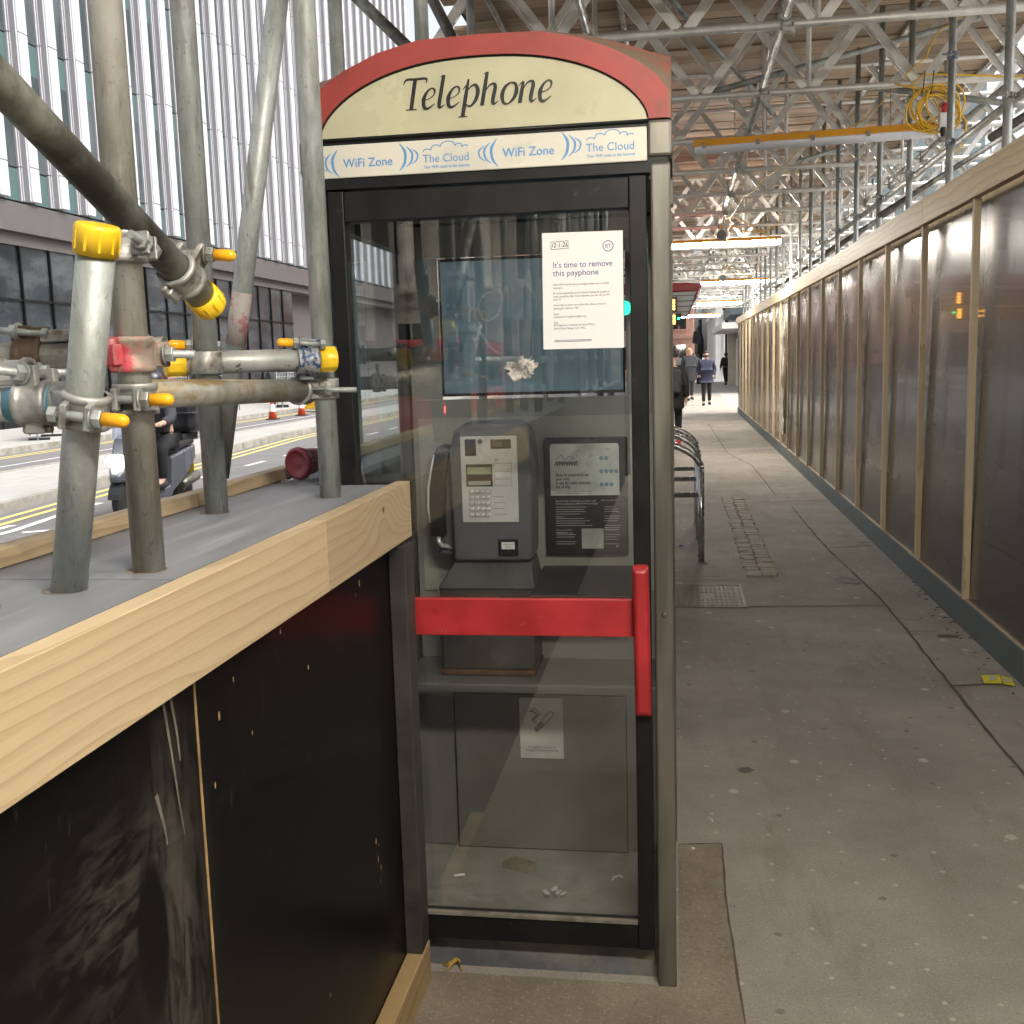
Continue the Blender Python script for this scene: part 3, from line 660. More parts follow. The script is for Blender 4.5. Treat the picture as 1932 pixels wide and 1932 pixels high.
# 'Telephone' in a broad-nibbed italic
TL = {}
TL['T'] = (1.15, [([(.0, 1.20), (.10, 1.44), (.55, 1.44), (1.10, 1.44), (1.12, 1.22)], [.012, .045, .05, .045, .012]), ([(.55, 1.42), (.55, .75), (.55, .03)], [.085, .085, .085]), ([(.28, .02), (.55, .035), (.84, .02)], [.018, .03, .018])])
TL['e'] = (.72, [([(.07, .42), (.35, .50), (.55, .66), (.55, .88), (.40, .97), (.20, .83), (.07, .50), (.14, .12), (.34, .03), (.66, .24)], [.018, .018, .03, .045, .03, .05, .088, .075, .05, .015])])
TL['l'] = (.46, [([(.0, 1.46), (.16, 1.53), (.17, 1.55)], [.012, .02, .03]), ([(.17, 1.55), (.15, .8), (.14, .25), (.20, .04), (.42, .17)], [.075, .085, .085, .055, .012])])
TL['p'] = (.90, [([(-.02, .80), (.10, .92), (.19, 1.02)], [.012, .03, .05]), ([(.21, 1.28), (.19, .5), (.18, -.46)], [.04, .085, .085]), ([(-.04, -.47), (.18, -.45), (.42, -.47)], [.016, .03, .016]), ([(.20, .66), (.38, .92), (.60, .98), (.76, .70), (.72, .30), (.52, .03), (.32, .06), (.20, .20)], [.015, .035, .06, .088, .08, .045, .03, .015])])
TL['h'] = (.98, [([(.0, 1.46), (.16, 1.53), (.17, 1.55)], [.012, .02, .03]), ([(.17, 1.55), (.16, .8), (.15, .0)], [.07, .085, .085]), ([(.17, .55), (.36, .90), (.58, .98), (.68, .82), (.66, .45), (.66, .18), (.74, .04), (.94, .18)], [.015, .035, .055, .08, .085, .08, .05, .012])])
TL['o'] = (.84, [([(.42, .99), (.18, .80), (.08, .45), (.20, .08), (.42, .01), (.66, .22), (.76, .55), (.66, .90), (.42, .99)], [.03, .07, .09, .055, .03, .07, .09, .055, .03])])
TL['n'] = (.98, [([(-.02, .80), (.08, .92), (.16, .99)], [.012, .03, .05]), ([(.17, 1.0), (.16, .5), (.15, .0)], [.05, .085, .085]), TL['h'][1][2]])
tl = MB(); cx = 0; sc = .0465; ht = 0
lay = []
for ch in 'Telephone':
    wd, st = TL[ch]; lay.append((cx, st)); cx += wd * (.88 if ch == 'T' else .98) + .04
W_ = cx * sc; X0 = -.652; sc *= .372 / W_ * .985
q = 0
for cx0, st in lay:
    for pts, ws in st:
        tl.stroke([(p[0] + cx0, p[1]) for p in pts], [w_ * 1.16 for w_ in ws], (X0, FY + .0045 - .00006 * q, 2.2185), sc, shear=.19); q += 1
tl.build('lettering', black_ink, sg, recalc=False)
# WiFi strip
ws = MB().box(-.856, FY - .003, 2.070, -.067, FY + .003, 2.1475).build('wifi_strip', white_sign, k, bevel=.003)
t = MB()
def arcs(cx, cz, side):
    for i, (off, hh, wd) in enumerate(((.0, .032, .0042), (.017, .024, .0032), (.030, .018, .0026))):
        P = []; 
        x = cx + side * off
        t.stroke([(x + side * -.008, cz + hh), (x + side * .004, cz + hh * .45), (x + side * .006, cz), (x + side * .002, cz - hh * .55), (x + side * -.010, cz - hh)], [.0006, wd * .8, wd * .8, wd * .7, .0006], (0, FY - .0036, 0), 1)
for dx, dz in ((0, 0), (.391, .003)):
    arcs(-.818 + dx, 2.105 + dz, -1); arcs(-.648 + dx, 2.111 + dz, 1)
    for e_ in (-.0005, 0, .0005): t.text('WiFi Zone', (-.797 + dx + e_, FY - .0036 - e_ * .1, 2.094 + dz + e_ * .6), h=.0290, width=.122)
    t.text('The Cloud', (-.5996 + dx, FY - .00365, 2.0948 + dz), h=.0265, width=.112); t.text('The Cloud', (-.600 + dx, FY - .0036, 2.0945 + dz), h=.0265, width=.112)
    t.text('Your WiFi route to the Internet', (-.5975 + dx, FY - .00365, 2.0812 + dz), h=.0100, width=.112); t.text('Your WiFi route to the Internet', (-.598 + dx, FY - .0036, 2.081 + dz), h=.0100, width=.112)
    cl = []
    for (a, b, r) in ((-.598, -.578, .006), (-.578, -.555, .008), (-.555, -.520, .010), (-.520, -.503, .005), (-.503, -.487, .005)):
        for i in range(6):
            th = PI * i / 6; base = 2.119 + .013 * math.sin(PI * (a + .600) / .115)
            cl.append(((a + b) / 2 - (b - a) / 2 * math.cos(th) + dx, base + r * math.sin(th) + dz))
    t.stroke(cl, [.0012] * len(cl), (0, FY - .0036, 0), 1, sub=2)
t.build('lettering', blue_ink, ws, recalc=False)
# door
DY = FY + .001
d = MB()
d.box(-.843, DY, .100, -.803, DY + .045, 2.040).box(-.111, DY, .100, -.070, DY + .045, 2.040)
d.box(-.802, DY + .001, 1.966, -.112, DY + .044, 2.038).box(-.802, DY + .001, .102, -.112, DY + .044, .172)
door = d.build('door', kblack, k, bevel=.003)
MB().box(-.803, DY + .018, .16, -.11, DY + .024, 1.975).build('door_glass', glass_k, door)
MB().box(-.80, DY - .004, .933, -.113, DY + .012, 1.029).build('push_bar', red_gloss, door, bevel=.003)
MB().box(-.80, DY - .006, .1725, -.112, DY + .010, .180).build('dusty_ledge', pbr('dusty_ledge', (.16, .145, .12), .9, 0, .3, 30), door)
MB().loft([[(-.113, y, 1.117), (-.074, y, 1.117), (-.070, y, .738), (-.110, y, .738)] for y in (DY - .001, DY - .03)] + [[(-.107, DY - .042, 1.105), (-.080, DY - .042, 1.105), (-.077, DY - .042, .750), (-.104, DY - .042, .750)]], smooth=False).build('door_handle', red_gloss, door, bevel=.006, seg=3)
MB().tube((-.058, FY + .03, .06), (-.058, FY + .03, .15), .012).build('hinge', kdark, door)
# back wall with a bluish frosted window, cabinet, ledge
b = MB(); RY = 3.42
b.box(-.86, RY, .64, -.05, RY + .02, 1.50).box(-.86, RY, 1.951, -.05, RY + .02, 2.05).box(-.86, RY + .0005, 1.501, -.760, RY + .0195, 1.950).box(-.161, RY + .0005, 1.501, -.05, RY + .0195, 1.950)
back = b.build('back_wall', kgrey, k)
g = G('frosted_back_window'); g.t.nodes.remove(g.p)
tr_ = g.n('BsdfTranslucent', {0: (.42, .60, .70, 1)}).outputs[0]; tp_ = g.n('BsdfTransparent', {0: (.62, .73, .78, 1)}).outputs[0]; gl_ = g.n('BsdfGlossy', {0: (1, 1, 1, 1), 'Roughness': .08}).outputs[0]
mx = g.n('MixShader', {0: .45, 1: tr_, 2: tp_}).outputs[0]
g.t.links.new(g.n('MixShader', {0: .06, 1: mx, 2: gl_}).outputs[0], g.out.inputs[0])
MB().box(-.755, RY + .006, 1.512, -.166, RY + .012, 1.944).build('back_window', g.m, back)
MB().path([(-.752, RY - .003, 1.515), (-.168, RY - .003, 1.515), (-.168, RY - .003, 1.942), (-.752, RY - .003, 1.942)], .006, 8, True).build('window_gasket', kblack, back)
MB().box(-.84, RY - .008, .87, -.07, RY - .001, 1.440).build('dimpled_panel', kmesh, k)
MB().box(-.862, 3.12, .113, -.048, 3.419, .640).build('cabinet', pbr('kiosk_cabinet', (.13, .128, .12), .5, 0, .14, 4, dirt=(.08, .075, .065), dscale=3, dlo=.45, dhi=.8), k, bevel=.006)
cab = MB().box(-.688, 3.112, .116, -.164, 3.119, .610).build('cabinet_door', pbr('cabinet_door_grey', (.115, .112, .105), .5, 0, .18, 4, dirt=(.075, .07, .06), dscale=4), k, bevel=.002)
MB().path([(-.69, 3.1135, .114), (-.162, 3.1135, .114), (-.162, 3.1135, .612), (-.69, 3.1135, .612)], .0028, 6, True).build('door_seam', kblack, cab)
MB().lathe((-.192, 3.112, .585), (0, -1, 0), [(.006, 0), (.005, .003)], 10).build('lock', stainless, cab)
for x in (-.30, -.385): MB().lathe((x, RY - .008, .78), (0, -1, 0), [(.011, 0), (.011, .004), (.006, .005)], 14).build('screw_cap', kgrey, k)
# no smoking sticker
ns = MB().box(-.486, 3.1085, .411, -.353, 3.1115, .601).build('no_smoking_sticker', paper_grey, k)
m = MB(); nY = 3.1078
m.text('It is against the law to', (-.4195, nY, .444), h=.0105, width=.085, align='c'); m.text('smoke in these premises', (-.4195, nY, .434), h=.0105, width=.098, align='c')
ax_ = Vector((.045, 0, .05)).normalized(); o_ = Vector((-.425, nY, .513))
def cig(a, b, w_):
    p = o_ + ax_ * a; q_ = o_ + ax_ * b; sd = Vector((ax_.z, 0, -ax_.x)) * w_; m.add([p - sd, p + sd, q_ + sd, q_ - sd], [(0, 1, 2, 3)])
cig(-.006, .016, .009)
P = []
for a, s_ in ((.022, 1), (.058, 1)): P.append((a, s_))
sdv = Vector((ax_.z, 0, -ax_.x))
pts = [o_ + ax_ * a + sdv * s_ for a, s_ in ((.020, .008), (.052, .008), (.060, .004), (.060, -.004), (.052, -.008), (.020, -.008))]
m.stroke([(p.x, p.z) for p in pts], [.0014] * 6, (0, nY, 0), 1, sub=4)
m.lathe((o_ - ax_ * .013), (0, -1, 0), [(.008, 0), (.008, .0002)], 14)
m.stroke([(-.436, .520), (-.446, .535), (-.432, .548), (-.448, .562), (-.458, .556)], [.001, .003, .003, .0035, .0008], (0, nY, 0), 1)
m.stroke([(-.432, .522), (-.438, .538), (-.424, .55), (-.436, .568), (-.452, .570)], [.0006, .002, .0022, .0025, .0006], (0, nY - .0001, 0), 1)
m.build('print', black_ink, ns, recalc=False)
# payphone: body, side cradle with handset, steel face, display, keys, coin return
PY = 3.24
ph = MB().prism([(-.700, 1.000), (-.456, 1.000), (-.452, 1.03), (-.447, 1.30), (-.456, 1.40), (-.49, 1.432), (-.655, 1.432), (-.69, 1.405), (-.704, 1.35)], PY, 3.411).build('payphone', phone_body, k, bevel=.012, seg=3)
MB().prism([(-.765, 1.01), (-.706, 1.004), (-.706, 1.35), (-.755, 1.36), (-.77, 1.33)], 3.30, 3.41).build('handset_cradle', phone_body, ph, bevel=.01)
MB().box(-.667, PY - .005, 1.124, -.490, PY - .001, 1.392).build('steel_face', chrome, ph, bevel=.004)
dsp = MB().box(-.651, PY - .0075, 1.237, -.568, PY - .0055, 1.306).build('display_frame', phone_black, ph, bevel=.002)
m = MB()
m.box(-.652, PY - .0075, 1.332, -.617, PY - .0055, 1.384).box(-.571, PY - .0075, 1.353, -.508, PY - .0055, 1.382).build('coin_slots', phone_black, ph, bevel=.002)
MB().box(-.566, PY - .009, 1.359, -.536, PY - .0078, 1.374).build('card_slot', stainless, ph)
MB().lathe((-.604, PY - .0055, 1.376), (0, -1, 0), [(.008, 0), (.008, .003)], 14).build('slot_rim', stainless, ph)
lcd = pbr('lcd_green', (.30, .34, .22), .3, 0, .1, 20)
MB().box(-.647, PY - .0085, 1.275, -.572, PY - .0076, 1.297).build('display', lcd, ph)
MB().box(-.645, PY - .0085, 1.241, -.574, PY - .0076, 1.254).build('display_label', paper_grey, ph)
km = MB().lathe((0, 0, 0), (0, -1, 0), [(.0078, 0), (.0078, .004), (.0055, .0052)], 14, ell=(1, .78)).mesh('key', chrome)
kb = MB().lathe((0, 0, 0), (0, -1, 0), [(.0087, 0), (.0087, .0006)], 14, ell=(1, .78)).mesh('key_surround', phone_black)
for i in range(4):
    for j in range(5):
        px_, pz_ = -.636 + i * .0175, 1.221 - j * .0182
        for nm, me in (('key_surround', kb), ('key', km)):
            o = D.objects.new(nm, me); C.objects.link(o); o.parent = ph; o.location = Vector((px_, PY - (.0056 if nm != 'key' else .0062), pz_)) - root_loc(ph)
m = MB(); 
for j in range(4): m.box(-.566, PY - .0054, 1.2035 - j * .0182, -.535 + .006 * (j % 2), PY - .0052, 1.2047 - j * .0182)
for (x0, z0, x1, z1) in ((-.563, 1.287, -.508, 1.308), (-.563, 1.262, -.508, 1.283), (-.563, 1.238, -.508, 1.258)):
    for a in ((x0, z0, x1, z0 + .0008), (x0, z1 - .0008, x1, z1), (x0, z0, x0 + .0008, z1), (x1 - .0008, z0, x1, z1)): m.box(a[0], PY - .0054, a[1], a[2], PY - .0052, a[3])
m.text('BT', (-.560, PY - .0055, 1.314), h=.012); m.build('face_print', black_ink, ph, recalc=False)
MB().box(-.557, PY - .008, 1.018, -.494, PY - .001, 1.072).build('coin_return', phone_black, ph, bevel=.004)
MB().box(-.546, PY - .010, 1.040, -.505, PY - .0085, 1.062).build('coin_return_label', paper, ph)
m = MB(); m.text('Returned', (-.5255, PY - .0106, 1.0525), h=.0075, align='c'); m.text('Coins', (-.5255, PY - .0106, 1.0445), h=.0075, align='c'); m.build('print', black_ink, ph, recalc=False)
hs_ = MB().loft([[(x + dx, y, z) for dx, y in ((-.022, 3.262), (.022, 3.262), (.026, 3.295), (-.026, 3.295))] for x, z in ((-.738, 1.34), (-.736, 1.335), (-.744, 1.30), (-.752, 1.22), (-.757, 1.15), (-.757, 1.10), (-.757, 1.075))], smooth=False).build('handset', phone_black, ph, bevel=.009, seg=3)
MB().path([(-.757, 3.28, 1.075), (-.752, 3.26, 1.06), (-.745, 3.27, 1.045), (-.735, 3.29, 1.04), (-.72, 3.30, 1.03)], .007, 10).build('armoured_cord', chrome, ph)
MB().path([(-.757, 3.262, 1.335), (-.765, 3.25, 1.29), (-.778, 3.252, 1.23), (-.783, 3.262, 1.17), (-.778, 3.262, 1.12)], [.002, .003, .004, .004, .002], 8).build('handset_trim', chrome, ph)
# coin housing under the phone, shelf, notice board
MB().loft([[(-.700, 3.25, .995), (-.458, 3.25, .995), (-.458, 3.411, .995), (-.700, 3.411, .995)], [(-.746, 3.20, .922), (-.442, 3.20, .922), (-.442, 3.411, .922), (-.746, 3.411, .922)], [(-.742, 3.205, .915), (-.446, 3.205, .915), (-.446, 3.411, .915), (-.742, 3.411, .915)], [(-.740, 3.21, .66), (-.450, 3.21, .66), (-.450, 3.411, .66), (-.740, 3.411, .66)]], smooth=False).build('coin_housing', kdark, k, bevel=.004)
MB().box(-.747, 3.20, .642, -.446, 3.40, .659).build('rusty_lip', pbr('rust', (.10, .05, .025), .9, 0, .4, 20), k, bevel=.003)
MB().loft([[(-.458, 3.18, .868), (-.09, 3.18, .868), (-.09, 3.18, .905), (-.458, 3.18, .905)], [(-.440, 3.411, .868), (-.09, 3.411, .868), (-.09, 3.411, .955), (-.440, 3.411, .955)]], smooth=False).build('shelf', pbr('shelf_black', (.028, .028, .028), .4, 0, .2, 10), k, bevel=.005)
MB().path([(-.458, 3.177, .868), (-.09, 3.177, .868)], .0025, 6).build('shelf_edge', stainless, k)
nb = MB().box(-.428, 3.392, .990, -.160, 3.411, 1.372).build('notice_board', phone_black, k, bevel=.006)
MB().prism([(-.407, 1.186), (-.187, 1.186), (-.187, 1.346), (-.193, 1.352), (-.401, 1.352), (-.407, 1.346)], 3.3895, 3.3915).build('notice_sheet', pbr('notice_sheet', (.70, .71, .68), .4, 0, .1, 14, dirt=(.42, .43, .40), dscale=9), nb)
MB().box(-.31, 3.3895, 1.013, -.24, 3.3915, 1.078).build('notice_card', paper_grey, nb)
m = MB(); y_ = 3.3888
for i, s_ in enumerate(L_INFO[:4]):
    for e_ in (0, .0005): m.text(s_, (-.390 + e_, y_ - e_ * .1, 1.248 - i * .0128), h=.0150, width=(.105, .045, .110, .048)[i])
m.stroke([(-.385, 1.305), (-.37, 1.315), (-.36, 1.300), (-.345, 1.312), (-.33, 1.303)], [.0008] * 5, (0, y_, 0), 1)
for q_ in range(9): m.stroke([(-.392 + q_ * .008, 1.283), (-.386 + q_ * .008, 1.296), (-.384 + q_ * .008, 1.281)], [.0016, .0012, .0016], (0, y_ - .00005 * q_, 0), 1)
m.box(-.388, y_, 1.198, -.27, y_ + .0002, 1.1987).box(-.388, y_, 1.193, -.31, y_ + .0002, 1.1937); m.build('print', black_ink, nb, recalc=False)
m = MB()
m.text('BT', (-.228, y_, 1.329), h=.011)
for j, n_ in enumerate((2, 4, 3)):
    for i in range(n_): m.lathe((-.243 + i * .0155, y_ + .0004, 1.305 - j * .042), (0, -1, 0), [(.0068, 0), (.0068, .0003)], 12)
m.build('print', pbr('pale_blue_ink', (.20, .36, .44), .5, 0, 0), nb, recalc=False)
m = MB()
m.text(L_INFO[4], (-.392, y_, 1.166), h=.008, width=.13); m.text(L_INFO[5], (-.392, y_, 1.157), h=.008, width=.135); m.text('Payment', (-.392, y_, 1.115), h=.0075); m.text('Customer Services', (-.392, y_, 1.062), h=.007); m.text('How to contact BT', (-.245, y_, 1.168), h=.0065); m.text('International codes', (-.235, y_, 1.073), h=.006); m.text('BT', (-.20, y_, 1.018), h=.009)
for j in range(17):
    z_ = 1.148 - j * .0075
    if j % 5 != 4: m.box(-.392, y_, z_, -.392 + random.uniform(.07, .13) * (1 if j < 10 else .5), y_ + .0002, z_ + .0012)
    if j % 4 != 3: m.box(-.236, y_, z_, -.236 + random.uniform(.03, .055), y_ + .0002, z_ + .0011)
m.build('print', white_ink, nb, recalc=False)

# poster taped to the door glass
PYY = FY - .0005
po = thing('poster', 'white notice taped on the door glass saying it is time to remove this payphone', 'poster', (-.222, PYY, 1.644))
MB().add([(-.3205, PYY, 1.6445), (-.1265, PYY, 1.643), (-.1262, PYY, 1.9155), (-.3172, PYY, 1.9178)], [(0, 1, 2, 3)]).add([(-.3205, PYY + .0008, 1.6445), (-.1265, PYY + .0008, 1.643), (-.1262, PYY + .0008, 1.9155), (-.3172, PYY + .0008, 1.9178)], [(0, 3, 2, 1)]).build('sheet', paper, po, recalc=False)
m = MB(); y_ = PYY - .0008; x_ = -.2935
for s_, z_, h_ in ((L_POSTER[0], 1.8355, .0195), (L_POSTER[1], 1.8165, .0195)): m.text(s_, (x_, y_, z_), h=h_, width=(.142 if s_[0] == 'I' else .109))
m.build('heading', purple_ink, po, recalc=False); m = MB(); m.text('BT', (-.161, y_, 1.8775), h=.0125, align='c')
cir = [(-.161 + .0120 * math.cos(a * PI / 16), 1.8815 + .0120 * math.sin(a * PI / 16)) for a in range(33)]
m.stroke(cir, [.0009] * 33, (0, y_, 0), 1, sub=1)
m.build('logo', purple_ink, po, recalc=False)
m = MB()
for s_, z_ in zip(L_POSTER[2:], (1.794, 1.7865, 1.774, 1.7665, 1.759, 1.746, 1.7385, 1.725, 1.7185, 1.705, 1.6985, 1.691)): m.text(s_, (x_, y_, z_), h=.0062, width=min(.143, TXT[s_][2] * .0056))
for z_ in (1.664, 1.661): m.box(x_, y_, z_, x_ + .09, y_ + .0001, z_ + .0012)
m.build('small_print', grey_ink, po, recalc=False)
m = MB(); m.stroke([(-.2965, 1.8785), (-.2545, 1.8805), (-.2545, 1.8975), (-.2965, 1.896), (-.2965, 1.8785)], [.0006] * 5, (0, y_, 0), 1, sub=1)
for P in ([(-.2935, 1.884), (-.2925, 1.8925)], [(-.2895, 1.891), (-.286, 1.8935), (-.286, 1.889), (-.289, 1.884), (-.2845, 1.8845)], [(-.281, 1.886), (-.2795, 1.886)], [(-.2765, 1.8835), (-.2755, 1.8935)], [(-.272, 1.886), (-.2705, 1.886)], [(-.268, 1.892), (-.264, 1.894), (-.264, 1.890), (-.268, 1.8845), (-.263, 1.885)], [(-.257, 1.8945), (-.261, 1.888), (-.259, 1.884), (-.2565, 1.887), (-.260, 1.8885)]):
    m.stroke(P, [.0007] * len(P), (0, y_ - .0001, 0), 1, sub=4)
m.build('handwritten_date', black_ink, po, recalc=False)
# old sticker residue and scratched scribbles on the outside of the glass
GY = DY + .0172
res_m = pbr('paper_residue', (.44, .42, .38), .9, 0, .4, 70, dirt=(.14, .13, .12), dscale=45, dlo=.48, dhi=.6, bump=.5)
m = MB(); rr_ = random.Random(3)
n_ = 72; pts = []
for t in range(n_):
    a_ = 2 * PI * t / n_; rad_ = .030 * (1 + .22 * math.sin(2 * a_ + 1) + .15 * math.sin(5 * a_)) + rr_.uniform(-.007, .006)
    pts.append((-.378 + 1.05 * rad_ * math.cos(a_), GY, 1.600 + .95 * rad_ * math.sin(a_)))
m.add([(-.378, GY, 1.60)] + pts, [(0, t + 1, (t + 1) % n_ + 1) for t in range(n_)])
m.build('sticker_residue', res_m, door, recalc=False)
scr = G('glass_scratch'); scr.t.nodes.remove(scr.p)
scr.t.links.new(scr.n('MixShader', {0: .09, 1: scr.n('BsdfTransparent').outputs[0], 2: scr.n('BsdfDiffuse', {0: (.6, .6, .58, 1)}).outputs[0]}).outputs[0], scr.out.inputs[0])
MB().stroke([(-.415, 1.76), (-.43, 1.79), (-.465, 1.78), (-.48, 1.75), (-.465, 1.72), (-.435, 1.73), (-.42, 1.77), (-.41, 1.80), (-.405, 1.76)], [.0025] * 9, (0, GY, 0), 1).build('scratched_mark', scr.m, door, recalc=False)
MB().stroke([(-.475, 1.69), (-.45, 1.65), (-.42, 1.635)], [.003, .003, .001], (0, GY, 0), 1).build('scratched_mark', scr.m, door, recalc=False); MB().stroke([(-.365, 1.81), (-.345, 1.78), (-.335, 1.75)], [.002, .003, .001], (0, GY, 0), 1).build('scratched_mark', scr.m, door, recalc=False)
# litter on the kiosk floor
tp(MB().loft([[(-.53, 2.98, .113), (-.45, 2.95, .113), (-.45, 2.95, .135), (-.53, 2.98, .135)], [(-.50, 3.03, .113), (-.43, 2.99, .113), (-.43, 2.99, .13), (-.50, 3.03, .13)]], smooth=False), 'carton', pbr('crushed_card', (.16, .13, .09), .9, 0, .2, 20), 'crushed brown carton lying on the telephone box floor', 'litter')
def tissue(name, c, r, mat, label):
    m = MB(); n = 9
    for i in range(14):
        a, b = random.uniform(0, 2 * PI), random.uniform(.15, 1); p = Vector((math.cos(a) * r * b, math.sin(a) * r * b, random.uniform(0, r * .5))) + Vector(c)
        e = [Vector((random.uniform(-1, 1), random.uniform(-1, 1), random.uniform(-.1, .6))) * r * .5 for _ in range(3)]; m.add([p, p + e[0], p + e[0] + e[1], p + e[1]], [(0, 1, 2, 3)])
    return tp(m, name, mat, label, 'litter', recalc=False)
tissue('tissue', (-.355, 2.82, .114), .03, paper_grey, 'crumpled pale tissue on the telephone box floor')
tp(MB().tube((-.665, 2.91, .118), (-.635, 2.92, .118), .004), 'cigarette_end', paper, 'white cigarette end on the telephone box floor at the left', 'cigarette end')
tp(MB().path([(-.20, 2.93, .115), (-.195, 2.945, .118), (-.18, 2.955, .118), (-.17, 2.95, .116)], .003, 6), 'cigarette_end', paper, 'bent white scrap on the telephone box floor at the right', 'cigarette end')
tp(MB().path([(-.625, 2.60, .006), (-.615, 2.63, .012), (-.60, 2.66, .02), (-.585, 2.69, .034), (-.57, 2.71, .05)], [.002, .006, .009, .008, .003], 7).path([(-.64, 2.625, .005), (-.615, 2.63, .012), (-.60, 2.645, .018)], [.002, .007, .004], 7).path([(-.585, 2.61, .004), (-.60, 2.64, .012), (-.59, 2.68, .03)], [.002, .006, .005], 7), 'banana_skin', pbr('banana_skin', (.34, .22, .035), .6, 0, .3, 20, dirt=(.05, .03, .015), dscale=30, dlo=.5, dhi=.6), 'yellow brown banana skin poking out under the telephone box door', 'banana skin')
# ------------------------------------------------------------------ boarded scaffold base on the left
bt = thing('scaffold_base_box', 'black boarded box round the scaffold feet with a pine top rail and grey lid', 'hoarding', (-.86, 1.2, 0))
PX = -.705; YE = 2.572
ym = [-9.0, -6.55, -4.1, -1.65, .35, 1.425, YE]
for a, b_ in zip(ym, ym[1:]):
    MB().box(PX - .018, a + .0015, .0, PX, b_ - .0015, 1.318).build('black_panel', ply_black, bt)
edge_m = pbr('raw_ply_edge', (.30, .19, .08), .8, 0, .3, 20)
for yy in ym[1:-1]: MB().box(PX - .006, yy - .003, .11, PX + .0012, yy + .003, 1.19).build('panel_joint', edge_m, bt)
MB().box(PX + .001, 2.495, .112, PX + .044, YE + .001, 1.178).build('end_stud', ply_stud, bt, bevel=.002)
for a, b_ in ((1.945, 2.602), (.45, 1.9442)):
    MB().box(PX + .001, a, 1.188, PX + .036, b_, 1.328).build('top_rail', pine, bt, bevel=.0012, seg=1)
MB().box(PX + .001, 1.85, .0, PX + .046, 2.570, .111).build('kick_board', wood('kick_pine', (.36, .25, .125), (.24, .155, .07), 1, 22.), bt, bevel=.003)
for (a, b_, x1) in ((-9, -4.2, PX - .019), (-4.196, 1.42, PX - .019), (1.424, 2.588, PX - .019), (2.590, 8.0, -.915)):
    MB().box(-1.09, a, 1.302, x1, b_, 1.3205).build('lid_board', deck_grey, bt)
for a, b_ in ((-9, -3), (-2.997, 2.2), (2.203, 8.0)):
    MB().box(-1.085, a, 1.3215, -1.045, b_, 1.352).build('edge_batten', pine_grey, bt, bevel=.003)
MB().box(-1.108, -9, 0, -1.091, 8.0, 1.318).build('back_panel', ply_black, bt)
for (y_, z_) in ((1.56, 1.13), (1.50, 1.09), (1.47, .99), (1.62, 1.02), (1.77, 1.155), (1.90, 1.05), (2.25, 1.14), (2.22, 1.12), (2.28, .52), (2.30, .50), (2.29, .47), (2.31, .44), (2.30, .41), (1.92, .36)):
    s_ = random.uniform(.002, .0045); MB().add([(PX + .0012, y_ + math.cos(t * PI / 3) * s_, z_ + math.sin(t * PI / 3) * s_ * 2) for t in range(6)], [tuple(range(6))]).build('screw_hole', edge_m, bt)
drip = pbr('dried_drips', (.13, .115, .09), .8, 0, .3, 30)
m = MB()
for pts in ([(1.325, 1.19), (1.34, 1.10), (1.352, 1.02), (1.362, .96)], [(1.345, 1.19), (1.36, 1.12), (1.365, 1.07)], [(1.29, 1.05), (1.305, 1.0), (1.31, .97)]):
    m.stroke(pts, [.0045, .003, .0025, .001][:len(pts)], (PX + .0012, 0, 0), 1, xd=(0, 1, 0))
m.build('drip', drip, bt)

# ------------------------------------------------------------------ scaffold tubes and fittings
R = .02415
def rounded(r, L, n=5): return [(r, 0), (r, L - r)] + [(r * math.cos(PI / 2 * i / n), L - r + r * math.sin(PI / 2 * i / n)) for i in range(1, n)] + [(r * .12, L)]
def coupler(parent, c, axis, out, bolt, mat=None, cap=True, wide=.046, bl=.062, second=None):
    """half-couplers round the tube, hinged flap, bolt with nut and plastic cap"""
    mat = mat or fitting; c = Vector(c); a, _, _ = basis(axis); out = Vector(out); out = (out - a * out.dot(a)).normalized(); sd = a.cross(out); bd = Vector(bolt).normalized()
    m = MB(); h = wide / 2
    m.lathe(c - a * h, a, [(R + .001, 0), (R + .0085, 0), (R + .0085, h * .35), (R + .0055, h * .5), (R + .0055, h * 1.5), (R + .0085, h * 1.65), (R + .0085, h * 2), (R + .001, h * 2)], 22, True, False, False)
    e = c + out * (R + .010)
    for sg in (1, -1):
        m.obox(e + bd * .016 * sg - bd * .004, (bd, out, a), (.0045, .017, h * .72)); m.obox(c - out * (R + .006) + sd * .008 * sg, (sd, out, a), (.004, .012, h * .6))
    m.lathe(c - out * (R + .012) - a * h * .9, a, [(.006, 0), (.006, h * 1.8)], 10)
    if second:
        s2, ax2 = Vector(second[0]), Vector(second[1]).normalized(); m.lathe(s2 - ax2 * h, ax2, [(R + .001, 0), (R + .008, 0), (R + .008, h * 2), (R + .001, h * 2)], 22, True, False, False); m.bar(c, s2, .042, .042)
    co = m.build('coupler', mat, parent, bevel=.0018, seg=1)
    b0 = e + out * .006
    bm = MB().tube(b0 - bd * .03, b0 + bd * (.045 if cap else bl), .0062, 10).lathe(b0 + bd * .016, bd, [(.0155, 0), (.0155, .002)], 16).lathe(b0 + bd * .0185, bd, [(.0118, 0), (.0125, .002), (.0125, .010), (.0118, .0115)], 6, False)
    bm.lathe(b0 - bd * .038, bd, [(.011, 0), (.011, .010)], 6, False); bm.build('bolt', galv, co)
    if cap: MB().lathe(b0 + bd * .031, bd, rounded(.0092, .034), 16).build('bolt_cap', amber_cap, co)
    return co
